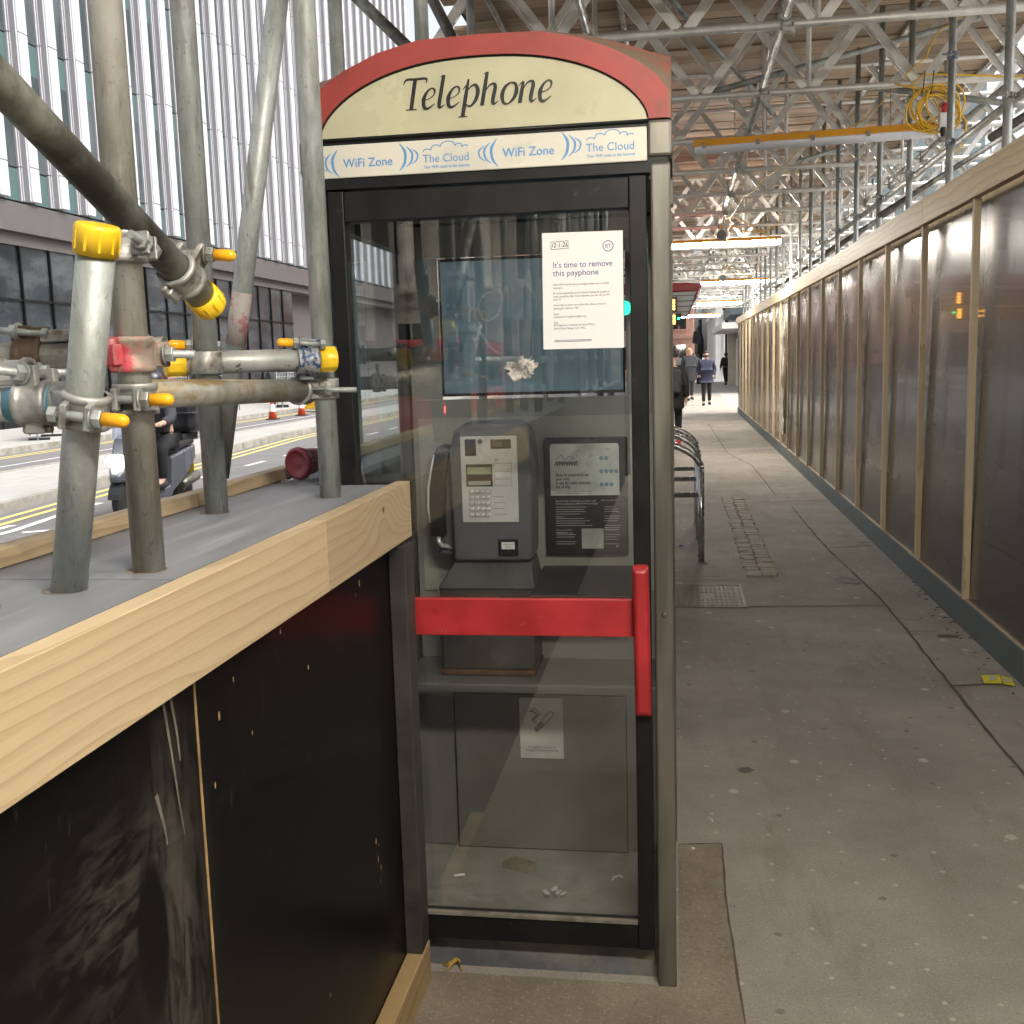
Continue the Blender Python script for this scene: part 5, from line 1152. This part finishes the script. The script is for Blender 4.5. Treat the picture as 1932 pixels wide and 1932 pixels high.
for i in range(40):
    x_, y_ = random.uniform(.0, .16), random.uniform(1.6, 3.4); s_ = random.uniform(.001, .0035); m.obox((x_, y_, s_ * .3), ((1, .3, 0), (0, 0, 1), (.3, -1, 0)), (s_, s_ * .4, s_))
tag(m.build('grit_and_leaves', pbr('grit', (.07, .055, .035), .9, 0, .4, 30, geo=True)), 'scattered grit and leaf bits along the pavement edges', 'grit', kind='stuff')
# ------------------------------------------------------------------ bus shelter with countdown display
prep(['17 due', '76 4min'])
bs = thing('bus_shelter', 'red roofed bus shelter with an amber countdown display, just right of the telephone box', 'bus shelter', (-.9, 15.5, 0))
MB().prism([(-2.6, 2.57), (.12, 2.535), (.255, 2.522), (.312, 2.507), (.30, 2.475), (.262, 2.430), (-2.6, 2.39)], 14.0, 17.0).build('roof', shelter_red, bs, bevel=.012)
MB().prism([(-2.6, 2.385), (.250, 2.424), (.131, 2.118), (-2.6, 2.16)], 14.04, 14.08).build('end_panel', white_p, bs)
m = MB()
for i in range(4):
    z = 2.17 + i * .068; m.box(-2.55, 14.032, z, .245 - (2.424 - z) * .39, 14.039, z + .006)
m.bar((.250, 14.03, 2.425), (.131, 14.03, 2.118), .012, .014, (0, 1, 0)); m.bar((-.3, 14.03, 2.112), (.131, 14.03, 2.112), .014, .016); m.build('panel_frame', kblack, bs)
MB().box(-.9, 13.98, 2.18, -.005, 14.029, 2.36).build('timetable', kdark, bs)
cd_ = MB().box(-.9, 13.90, 1.995, .045, 13.99, 2.150).build('countdown_display', blackp, bs, bevel=.008)
m = MB()
for i in range(4): m.box(-.075, 13.895, 2.02 + i * .03, -.03, 13.899, 2.04 + i * .03)
for i in range(4): m.box(-.075, 13.972, 2.20 + i * .035, -.035, 13.979, 2.222 + i * .035)
m.text('17 due', (-.40, 13.898, 2.09), h=.05); m.text('76 4min', (-.40, 13.898, 2.03), h=.05); m.build('amber_text', led_amber, cd_, recalc=False)
MB().lathe((.012, 13.90, 2.085), (0, -1, 0), [(.012, 0), (.010, .006)], 12).build('green_reflection_glow', led_green, cd_)  # glowing disc imitates the traffic signal's green reflection on the display
for x_, y_ in ((-1.02, 14.3), (-1.02, 16.7)): MB().tube((x_, y_, 0), (x_, y_, 2.42), .045, 14).build('post', kblack, bs)
MB().box(-1.03, 14.35, .4, -1.01, 16.65, 2.3).build('back_glass', glass_clear, bs)
# ------------------------------------------------------------------ traffic signal behind the viewer (its green lamp is mirrored in the glass)
ts = thing('traffic_signal', 'black traffic signal with a green lamp, mirrored in the telephone box glass', 'traffic light', (-.70, -9.5, 0))
MB().tube((-.72, -9.62, 0), (-.72, -9.62, 3.2), .057, 16).build('pole', kblack, ts)
hd_ = MB().box(-.84, -9.56, 2.10, -.56, -9.36, 3.0).build('head', blackp, ts, bevel=.02)
for z_, mt_ in ((2.27, led_green), (2.55, pane_dark), (2.83, pane_dark)):
    MB().lathe((-.70, -9.36, z_), (0, 1, 0), [(.095, 0), (.08, .02), (.03, .03)], 18).build('lens', mt_, hd_); MB().lathe((-.70, -9.36, z_), (0, 1, 0), [(.108, 0), (.108, .16), (.103, .16), (.103, 0)], 18, True, False, False).build('hood', blackp, hd_)
# ------------------------------------------------------------------ red buses behind the viewer (mirrored)
def bus(name, label, x, y, H, L):
    t = thing(name, label, 'bus', (x, y, -.12)); W = 2.5; z0 = .0; y0, y1 = y - L / 2, y + L / 2; x0, x1 = x - W / 2, x + W / 2
    MB().box(x0, y0, .1, x1, y1, H - .12).build('body', bus_red, t, bevel=.18, seg=3)
    for sd in (0, 1):
        for dk in ((1.05, 1.75),) + (((2.75, 3.6),) if H > 4 else ()):
            m = MB()
            n_ = int(L // 1.5)
            for i in range(n_):
                a = y0 + .5 + i * (L - 1) / n_; xs_ = (x1 + .002, x1 + .012) if sd else (x0 - .012, x0 - .002); m.box(xs_[0], a + .05, dk[0], xs_[1], a + (L - 1) / n_ - .05, dk[1])
            m.build('side_windows', pane_dark, t, bevel=.01)
    MB().box(x0 + .15, y1 + .002, 1.0, x1 - .15, y1 + .02, 1.8).build('windscreen', pane_dark, t, bevel=.05)
    if H > 4: MB().box(x0 + .15, y1 + .002, 2.85, x1 - .15, y1 + .02, 3.75).build('upper_window', pane_dark, t, bevel=.05)
    for s_ in (-1, 1):
        MB().lathe((x + s_ * .95, y1 + .005, .72), (0, 1, 0), [(.11, 0), (.09, .03)], 14).build('lamp', led_red, t)
        for yy in (y0 + 2, y1 - 2): MB().lathe((x + s_ * (W / 2 - .27), yy, .36), (s_, 0, 0), [(.48, 0), (.48, .26), (.44, .29), (.25, .29)], 22).build('wheel', rubber, t)
    return t
bus('red_bus', 'small red bus mirrored at the left of the telephone box glass', -5.3, -17.5, 2.2, 5.0)

# ------------------------------------------------------------------ people
def skinned(name, mat, parent, joints, edges, rad, sub=2, root=0):
    me = D.meshes.new(name); me.from_pydata(joints, edges, []); o = D.objects.new(name, me); C.objects.link(o)
    sk = o.modifiers.new('skin', 'SKIN'); sk.use_smooth_shade = True
    if not me.skin_vertices: me.attributes  # layer is made by the modifier
    for i, sv_ in enumerate(me.skin_vertices[0].data): sv_.radius = (rad[i], rad[i]) if not isinstance(rad[i], tuple) else rad[i]; sv_.use_root = (i == root)
    ss = o.modifiers.new('sub', 'SUBSURF'); ss.levels = ss.render_levels = sub
    bpy.context.view_layer.update()
    nm = D.meshes.new_from_object(o.evaluated_get(bpy.context.evaluated_depsgraph_get())); D.objects.remove(o); D.meshes.remove(me)
    for p in nm.polygons: p.use_smooth = True
    nm.materials.clear(); nm.materials.append(mat); nm.name = name
    ob_ = D.objects.new(name, nm); C.objects.link(ob_); ob_.parent = parent; return ob_
def person(label, loc, yaw, H=1.75, coat=navy, trousers=black_cloth, shoes=rubber, hat=None, hair=hair_m, skirt=.0, arms='pockets', stride=.12, pack=None, beard=False, bag=None, group=None, legs_only=None):
    t = thing('person', label, 'person', loc, group, yaw); t.scale = (H / 1.75,) * 3
    L = stride
    hip = [(-.09, 0, .90), (.09, 0, .90)]; knee = [(-.095, -L * .7, .50), (.095, L * .25, .51)]; ank = [(-.095, -L * .9, .085), (.095, L * 1.1, .11)]; toe = [(-.105, -L * .9 - .15, .035), (.105, L * 1.1 - .14, .05)]
    sh = [(-.185, 0, 1.43), (.185, 0, 1.43)]
    if arms == 'pockets': el = [(-.265, .05, 1.16), (.265, .05, 1.16)]; wr = [(-.22, -.07, .97), (.22, -.07, .97)]; hd2 = [(-.19, -.10, .91), (.19, -.10, .91)]
    else: el = [(-.235, .05 + L * .3, 1.15), (.235, .02 - L * .3, 1.15)]; wr = [(-.245, L * .2 - .04, .92), (.245, -L * .5 - .05, .93)]; hd2 = [(-.245, L * .2 - .06, .84), (.245, -L * .5 - .07, .85)]
    J = [(0, 0, .95), (0, 0, 1.15), (0, 0, 1.36), (0, .005, 1.49), (0, -.005, 1.56), (0, -.015, 1.64), (0, -.008, 1.71)]; Rr = [(.15, .11), (.135, .10), (.165, .115), (.058, .058), (.068, .075), (.078, .096), (.062, .075)]
    E_ = [(i, i + 1) for i in range(6)]
    for s_ in (0, 1):
        b = len(J); J += [sh[s_], el[s_], wr[s_], hd2[s_], hip[s_], knee[s_], ank[s_], toe[s_]]; Rr += [.065, .045, .032, (.042, .022), .088, .058, .042, .036]
        E_ += [(2, b), (b, b + 1), (b + 1, b + 2), (b + 2, b + 3), (0, b + 4), (b + 4, b + 5), (b + 5, b + 6), (b + 6, b + 7)]
        if arms != 'pockets':
            h_ = Vector(hd2[s_]); sg = -1 if s_ == 0 else 1
            for k_, (dy, ln) in enumerate(((-.032, .06), (-.016, .078), (0, .084), (.016, .078), (.03, .06))):
                f0 = len(J); base = h_ + Vector((0, dy, -.01)); J += [tuple(base + Vector((0, 0, -ln * .5))), tuple(base + Vector((-sg * .014, -.004, -ln)))]; Rr += [.0095, .008]; E_ += [(b + 3, f0), (f0, f0 + 1)]
    skinned('body', skin, t, J, E_, Rr)
    # coat and trousers follow the same joints, a little larger
    cj = [J[0], J[1], J[2], (0, .005, 1.485)]; cr = [(.235, .18), (.20, .15), (.21, .145), (.09, .09)]; ce = [(0, 1), (1, 2), (2, 3)]
    for s_ in (0, 1):
        b = len(cj); cj += [sh[s_], el[s_], wr[s_]]; cr += [.095, .078, .064]; ce += [(2, b), (b, b + 1), (b + 1, b + 2)]
    if skirt: cj.append((0, .0, skirt + .06)); cr.append((.225, .18)); ce.append((0, len(cj) - 1))
    skinned('coat', coat, t, cj, ce, cr, 2)
    tj = [J[0]]; tr__ = [(.13, .10)]; te = []
    for s_ in (0, 1):
        b = len(tj); tj += [hip[s_], knee[s_], (ank[s_][0], ank[s_][1], ank[s_][2] + .03)]; tr__ += [.105, .075, .062]; te += [(0, b), (b, b + 1), (b + 1, b + 2)]
    skinned('trousers', trousers, t, tj, te, tr__, 2)
    for s_ in (0, 1):
        a, q_ = Vector(ank[s_]), Vector(toe[s_]); m = MB().path([a + Vector((0, .05, -.04)), a + Vector((0, .0, -.03)), a.lerp(q_, .6) + Vector((0, 0, -.01)), q_], [.042, .052, .050, .036], 12); m.build('shoe', shoes, t, world=False)
    hc = Vector((0, -.005, 1.655))
    def cap(r, z0, n_=8, ell=(1, 1.2), up=0):
        return [(r * math.sin(a), z0 + r * 1.15 * math.cos(a)) for a in [PI * .41 * (1 - i / n_) for i in range(n_)] + [.05]]
    m = MB().lathe((0, .008, 1.655), (0, 0, 1), [(max(.002, r_ * .88), z_ - 1.66) for r_, z_ in cap(.108, 1.66)], 18, ell=(1, 1.0), up=(0, 1, 0)); m.build('hat' if hat else 'hair', hat or hair, t, world=False)
    if not hat: MB().lathe((0, .03, 1.60), (0, 0, 1), [(.05, -.05), (.085, 0), (.10, .06), (.085, .12)], 14).build('hair_back', hair, t, world=False)
    m = MB()
    m.loft([[(-.012, -.092, 1.655), (.012, -.092, 1.655), (.0, -.088, 1.67)], [(-.016, -.105, 1.632), (.016, -.105, 1.632), (0, -.118, 1.634)], [(-.014, -.092, 1.622), (.014, -.092, 1.622), (0, -.095, 1.622)]]); m.build('nose', skin, t, world=False)
    m = MB()
    for s_ in (-1, 1): m.lathe((s_ * .032, -.090, 1.664), (0, -1, 0), [(.0075, 0), (.006, .004), (.003, .006)], 10, ell=(1, .6))
    m.box(-.022, -.098, 1.598, .022, -.088, 1.604); m.build('eyes_and_mouth', pbr('dark_features', (.06, .03, .025), .5, 0, .1, 9), t, world=False)
    for s_ in (-1, 1): MB().lathe((s_ * .078, .005, 1.645), (s_, .2, 0), [(.03, 0), (.03, .012), (.018, .016)], 12, ell=(.7, 1)).build('ear', skin, t, world=False)
    if beard: MB().lathe((0, -.045, 1.60), (0, -.3, -1), [(.066, -.03), (.068, 0), (.052, .03), (.02, .045)], 14).build('beard', hair_m, t, world=False)
    if pack: 
        pkk = MB().box(-.15, .12, 1.0, .15, .30, 1.46).build('backpack', pack, t, bevel=.06, seg=4, world=False)
        MB().box(-.11, .30, 1.03, .11, .335, 1.22).build('backpack_pocket', pack, t, bevel=.025, seg=3, world=False)
    return t
pA = person('person in black with a hat and dark backpack walking away past the cycle racks', (-.09, 19.6, 0), PI, 1.66, black_cloth, black_cloth, red_shoe, hat=black_cloth, arms='swing', stride=.2, pack=dark_grey_cloth, skirt=.62)
MB().box(.05, .342, 1.06, .075, .35, 1.18).build('backpack_strip', red_gloss, pA, world=False)
person('bearded person in a navy parka and black beanie walking towards the viewer, hands in pockets', (.905, 35.2, 0), .0, 1.73, navy, black_cloth, rubber, hat=black_cloth, arms='pockets', stride=.07, skirt=.70, beard=True)
person('tall person in a dark coat right behind the bearded walker in navy', (.42, 39.5, 0), .25, 1.86, dark_grey_cloth, dark_grey_cloth, rubber, arms='swing', stride=.12, skirt=.55, hair=hair_b)
pD = person('person with a black backpack and white bag walking away near the hoarding end', (2.52, 58.5, 0), PI + .3, 1.70, black_cloth, black_cloth, rubber, arms='swing', stride=.22, pack=black_cloth)
tp(MB().prism([(2.66, .95), (2.86, .72), (3.02, .86), (2.80, 1.25)], 58.2, 58.26), 'shopping_bag', white_p, 'white bag carried by the walker near the hoarding end', 'bag')
person('far off person in a long black coat beside the pink brick building', (1.05, 72, 0), .1, 1.72, black_cloth, black_cloth, rubber, arms='swing', stride=.1, skirt=.35)
person('far off person in pale clothes at the left end of the street', (.05, 78, 0), .1, 1.70, pale_cloth, dark_grey_cloth, rubber, arms='swing', stride=.1)
person('workman in a maroon jacket on the far pavement across the road', (-17.6, 35.4, 0), 1.2, 1.82, maroon_cloth, dark_grey_cloth, rubber, arms='swing', stride=.08)
person('fair haired person in dark clothes on the far pavement across the road', (-17.8, 45.6, 0), 1.0, 1.72, dark_grey_cloth, black_cloth, rubber, hair=hair_b, arms='swing', stride=.1)

# ------------------------------------------------------------------ scooter and rider
sx, sy = -6.28, 12.1
sc_ = thing('motor_scooter', 'black and white delivery scooter with a big top box riding along the road', 'scooter', (sx, sy, -.12)); Z = -.12
silver = pbr('scooter_pale_paint', (.085, .09, .11), .3, 0, .05, 4); dgrey = pbr('scooter_black_paint', (.025, .025, .03), .3, 0, .1, 6)
def whl(y_):
    w_ = MB().lathe((sx - .06, y_, Z + .27), (1, 0, 0), [(.17, 0), (.235, .0), (.265, .025), (.27, .06), (.265, .095), (.235, .12), (.17, .12)], 28).build('wheel', rubber, sc_)
    MB().lathe((sx - .045, y_, Z + .27), (1, 0, 0), [(.03, -.02), (.05, 0), (.165, .02), (.165, .07), (.05, .09), (.03, .11)], 20).build('rim', pbr('alloy_rim', (.25, .25, .26), .35, .7, .1, 9), w_)
whl(sy - .72); whl(sy + .62)
MB().loft([[(sx + a * w_, y_, z_) for a, z_ in ((-1, z0), (1, z0), (1, z1), (-1, z1))] for y_, w_, z0, z1 in ((sy - .98, .05, Z + .50, Z + .58), (sy - .82, .13, Z + .50, Z + .70), (sy - .55, .20, Z + .40, Z + .98), (sy - .46, .20, Z + .30, Z + 1.02), (sy - .38, .17, Z + .30, Z + .9))], smooth=False).build('front_fairing', silver, sc_, bevel=.03, seg=3)
MB().loft([[(sx + a * .07, sy - .72 + .30 * math.cos(th), Z + .27 + .30 * math.sin(th)) for a in (-1, 1)] + [(sx + a * .07, sy - .72 + .285 * math.cos(th), Z + .27 + .285 * math.sin(th)) for a in (1, -1)] for th in [PI * (.15 + .8 * i / 12) for i in range(13)]], smooth=False).build('front_mudguard', dgrey, sc_)
MB().loft([[(sx + a * w_, y_, z_) for a, z_ in ((-1, z0), (1, z0), (1, z1), (-1, z1))] for y_, w_, z0, z1 in ((sy - .40, .17, Z + .25, Z + .36), (sy + .05, .17, Z + .22, Z + .36), (sy + .12, .17, Z + .28, Z + .70), (sy + .45, .18, Z + .42, Z + .76), (sy + .88, .12, Z + .62, Z + .80))], smooth=False).build('body', silver, sc_, bevel=.03, seg=3)
MB().loft([[(sx + a * w_, y_, z_) for a, z_ in ((-1, z0), (1, z0), (1, z1), (-1, z1))] for y_, w_, z0, z1 in ((sy + .08, .13, Z + .71, Z + .80), (sy + .40, .16, Z + .77, Z + .86), (sy + .85, .13, Z + .81, Z + .88))], smooth=False).build('seat', rubber, sc_, bevel=.025, seg=3)
MB().lathe((sx, sy - .86, Z + .74), (0, -1, -.15), [(.10, 0), (.095, .03), (.05, .05)], 18, ell=(1.4, .8)).build('headlight', led_white, sc_)
for s_ in (-1, 1):
    MB().path([(sx, sy - .5, Z + 1.05), (sx + s_ * .12, sy - .46, Z + 1.12), (sx + s_ * .34, sy - .38, Z + 1.10)], .017, 8).build('handlebar', rubber, sc_)
    MB().path([(sx + s_ * .2, sy - .46, Z + 1.10), (sx + s_ * .30, sy - .50, Z + 1.32)], .007, 6).lathe((sx + s_ * .31, sy - .51, Z + 1.36), (0, 1, 0), [(.06, 0), (.065, .015), (.05, .03)], 14, ell=(1.2, .8)).build('mirror', rubber, sc_)
    MB().path([(sx + s_ * .07, sy - .72, Z + .27), (sx + s_ * .07, sy - .5, Z + .95)], .022, 8).build('fork', galv, sc_)
ws_ = MB()
ws_.loft([[(sx + .24 * math.sin(a) * k_, sy - .62 + (1 - math.cos(a)) * .14 + dy, z_) for a in [-1.2 + .3 * i for i in range(9)]] for k_, dy, z_ in ((1.0, 0, Z + .98), (1.1, .07, Z + 1.2), (.95, .16, Z + 1.42))], cap=False)
g = G('tinted_windscreen'); g.t.nodes.remove(g.p)
g.t.links.new(g.n('MixShader', {0: .35, 1: g.n('BsdfTransparent', {0: (.75, .78, .85, 1)}).outputs[0], 2: g.n('BsdfGlossy', {0: (.8, .82, .9, 1), 'Roughness': .25}).outputs[0]}).outputs[0], g.out.inputs[0])
ws_.build('windscreen', g.m, sc_)
tb = MB().box(sx - .24, sy + .62, Z + .95, sx + .24, sy + 1.08, Z + 1.38).build('top_box', dgrey, sc_, bevel=.10, seg=5)
MB().box(sx - .243, sy + .60, Z + 1.20, sx + .243, sy + 1.085, Z + 1.212).build('box_seam', silver, tb, bevel=.004)
MB().box(sx - .12, sy + .55, Z + .86, sx + .12, sy + .98, Z + .945).build('rack', rubber, sc_)
MB().lathe((sx + .16, sy + .35, Z + .33), (0, 1, .18), [(.04, 0), (.065, .08), (.065, .42), (.04, .48)], 14).build('exhaust', stainless, sc_)
MB().box(sx - .09, sy + .86, Z + .40, sx + .09, sy + .88, Z + .62).build('number_plate', pbr('yellow_plate', (.55, .42, .02), .5, 0, .02, 4), sc_)
MB().box(sx - .1, sy + .885, Z + .68, sx + .1, sy + .905, Z + .75).build('tail_light', led_red, sc_)
rd = thing('person', 'rider in dark clothes and helmet sitting on the black and white scooter', 'person', (sx, sy + .2, Z))
o3 = Vector((sx, sy + .2, Z)); 
J = [(0, .02, .90), (0, -.02, 1.10), (0, -.08, 1.30), (0, -.10, 1.43), (0, -.12, 1.52), (0, -.13, 1.60), (0, -.125, 1.66)]; Rr = [(.15, .12), (.14, .11), (.165, .12), .06, (.068, .075), (.078, .095), (.06, .07)]; E_ = [(i, i + 1) for i in range(6)]
for s_ in (-1, 1):
    b = len(J); J += [(s_ * .19, -.10, 1.36), (s_ * .31, -.30, 1.17), (s_ * .31, -.52, 1.13), (s_ * .30, -.60, 1.12), (s_ * .10, -.02, .88), (s_ * .19, -.38, .84), (s_ * .17, -.36, .44), (s_ * .17, -.52, .39)]; Rr += [.068, .046, .035, .03, .09, .065, .045, .04]
    E_ += [(2, b), (b, b + 1), (b + 1, b + 2), (b + 2, b + 3), (0, b + 4), (b + 4, b + 5), (b + 5, b + 6), (b + 6, b + 7)]
    for k_ in range(5):
        f0 = len(J); J += [(s_ * (.345 - k_ * .02), -.645, 1.125), (s_ * (.345 - k_ * .02), -.65, 1.095)]; Rr += [.011, .010]; E_ += [(b + 3, f0), (f0, f0 + 1)]
skinned('body', skin, rd, J, E_, Rr)
b1, b2 = 7, 7 + 18
skinned('jacket', dark_grey_cloth, rd, [J[0], J[1], J[2], J[3], J[7], J[8], J[9], J[25], J[26], J[27]], [(0, 1), (1, 2), (2, 3), (2, 4), (4, 5), (5, 6), (2, 7), (7, 8), (8, 9)], [(.175, .14), (.165, .13), (.19, .14), .085, .09, .07, .055, .09, .07, .055])
skinned('trousers', black_cloth, rd, [J[0], J[11], J[12], J[13], J[29], J[30], J[31]], [(0, 1), (1, 2), (2, 3), (0, 4), (4, 5), (5, 6)], [(.155, .13), .108, .085, .066, .108, .085, .066])
MB().lathe(o3 + Vector((0, -.12, 1.60)), (0, 0, 1), [(.10, -.10), (.135, -.05), (.145, .02), (.13, .09), (.08, .14), (.01, .155)], 18).build('helmet', dgrey, rd)
for s_ in (-1, 1): MB().path([o3 + Vector((s_ * .17, -.30, .40)), o3 + Vector((s_ * .17, -.40, .385)), o3 + Vector((s_ * .17, -.55, .375))], [.05, .055, .04], 10).build('shoe', rubber, rd)

# ------------------------------------------------------------------ cones and site barriers on the far side
def cone_parts(t):
    MB().box(-.19, -.19, 0, .19, .19, .035).build('base', rubber, t, bevel=.01, world=False)
    b = MB().lathe((0, 0, .035), (0, 0, 1), [(.145, 0), (.035, .66), (.03, .70)], 20).build('cone_body', cone_red, t, world=False)
    MB().lathe((0, 0, .035), (0, 0, 1), [(.1063, .24), (.0663, .48)], 20, True, False, False).build('reflective_band', white_p, b, world=False)
cl = [((-13.6, 34.7), 'nearer of two orange and white traffic cones between the scaffold tubes'), ((-13.4, 37.0), 'farther of two orange and white traffic cones, near the telephone box'), ((-13.9, 29.6), 'traffic cone half hidden behind the greenish scaffold upright')]
c0 = None
for (x_, y_), lb in cl:
    if c0 is None: c0 = thing('traffic_cone', lb, 'traffic cone', (x_, y_, -.125), 'traffic cones across the road'); cone_parts(c0)
    else: c1 = copy_tree(c0); c1.location = (x_, y_, -.125); c1['label'] = lb
def barrier_parts(t):
    m = MB().box(-.95, -.02, .25, .95, .02, .95); m.build('panel', blackp, t, world=False, bevel=.01)
    MB().lathe((.1, -.022, .62), (0, -1, 0), [(.13, 0), (.13, .004)], 18).lathe((.1, -.0265, .62), (0, -1, 0), [(.05, 0), (.05, .002)], 4).build('emblem', white_ink, t, world=False)
    for s_ in (-1, 1): MB().box(s_ * .75 - .04, -.25, 0, s_ * .75 + .04, .25, .06).build('foot', rubber, t, world=False); MB().tube((s_ * .93, 0, 0), (s_ * .93, 0, 1.05), .02, 8).build('frame_post', galv, t, world=False)
b0 = None
for (x_, y_, a), lb in (((-16.0, 25.2, -1.2), 'black site barrier panel with a white emblem at the left edge across the road'), ((-16.0, 32.4, -1.2), 'black site barrier panel with a white emblem above the scooter top box'), ((-16.2, 42.5, -1.2), 'black site barrier panel farther along, near the traffic cones')):
    if b0 is None: b0 = thing('site_barrier', lb, 'barrier', (x_, y_, 0), 'black barriers across the road', a); barrier_parts(b0)
    else: c1 = copy_tree(b0); c1.location = (x_, y_, 0); c1['label'] = lb
mesh_f = pbr('pale_mesh', (.45, .45, .44), .6, 0, .05, 9)
for i, y_ in enumerate((27.8, 36.0, 39.0, 46, 49.5)):
    t = thing('mesh_fence', 'pale see through mesh fence panel on the far pavement, %s one along' % ORD[i], 'fence', (-17.2, y_, 0), 'mesh fence panels across the road')
    m = MB()
    for j in range(16): m.tube((-17.2, y_ - 1.4 + j * .187, .1), (-17.2, y_ - 1.4 + j * .187, 1.4), .006, 5)
    for j in range(9): m.tube((-17.2, y_ - 1.4, .1 + j * .16), (-17.2, y_ + 1.4, .1 + j * .16), .006, 5)
    m.build('mesh', mesh_f, t); MB().tube((-17.2, y_ - 1.42, 0), (-17.2, y_ - 1.42, 1.5), .02, 8).tube((-17.2, y_ + 1.42, 0), (-17.2, y_ + 1.42, 1.5), .02, 8).build('frame', galv, t)
mc = thing('plate_compactor', 'small yellow site machine standing beside the far traffic cone', 'machine', (-14.0, 40.0, 0))
ym_ = pbr('machine_yellow', (.60, .36, .02), .45, 0, .1, 8)
MB().box(-14.35, 39.6, 0, -13.65, 40.5, .12).build('plate', ym_, mc, bevel=.02); MB().box(-14.25, 39.8, .13, -13.75, 40.3, .5).build('engine', ym_, mc, bevel=.05)
MB().path([(-14.2, 40.3, .3), (-14.2, 40.9, .9), (-13.8, 40.9, .9), (-13.8, 40.3, .3)], .018, 8).build('handle', rubber, mc); MB().lathe((-14, 40, .5), (0, 0, 1), [(.13, 0), (.13, .1), (.05, .14)], 14).build('cap', rubber, mc)
# banner column at the end of the street
lp = thing('banner_column', 'dark statue like lamp column with a black banner beyond the walkers', 'lamp post', (1.25, 62, 0))
MB().lathe((1.25, 62, 0), (0, 0, 1), [(.22, 0), (.22, .6), (.12, .7), (.09, 4.6), (.05, 4.7)], 14).build('column', blackp, lp)
MB().lathe((1.25, 62, 3.6), (0, 0, 1), [(.10, 0), (.26, .3), (.22, .55), (.10, .7)], 12).build('lantern', white_p, lp)
MB().loft([[(.80, 62, 2.3), (1.15, 61.9, 2.2), (1.15, 61.95, 2.2), (.80, 62.05, 2.3)], [(.88, 62, 2.9), (1.18, 61.9, 3.05), (1.18, 61.95, 3.05), (.88, 62.05, 2.9)]], smooth=False).build('banner', dark_grey_cloth, lp)
MB().path([(1.25, 61.8, 1.7), (1.28, 61.75, 2.5), (1.15, 61.7, 3.1), (1.3, 61.8, 3.4)], [.20, .17, .12, .06], 10).build('figure', blackp, lp)
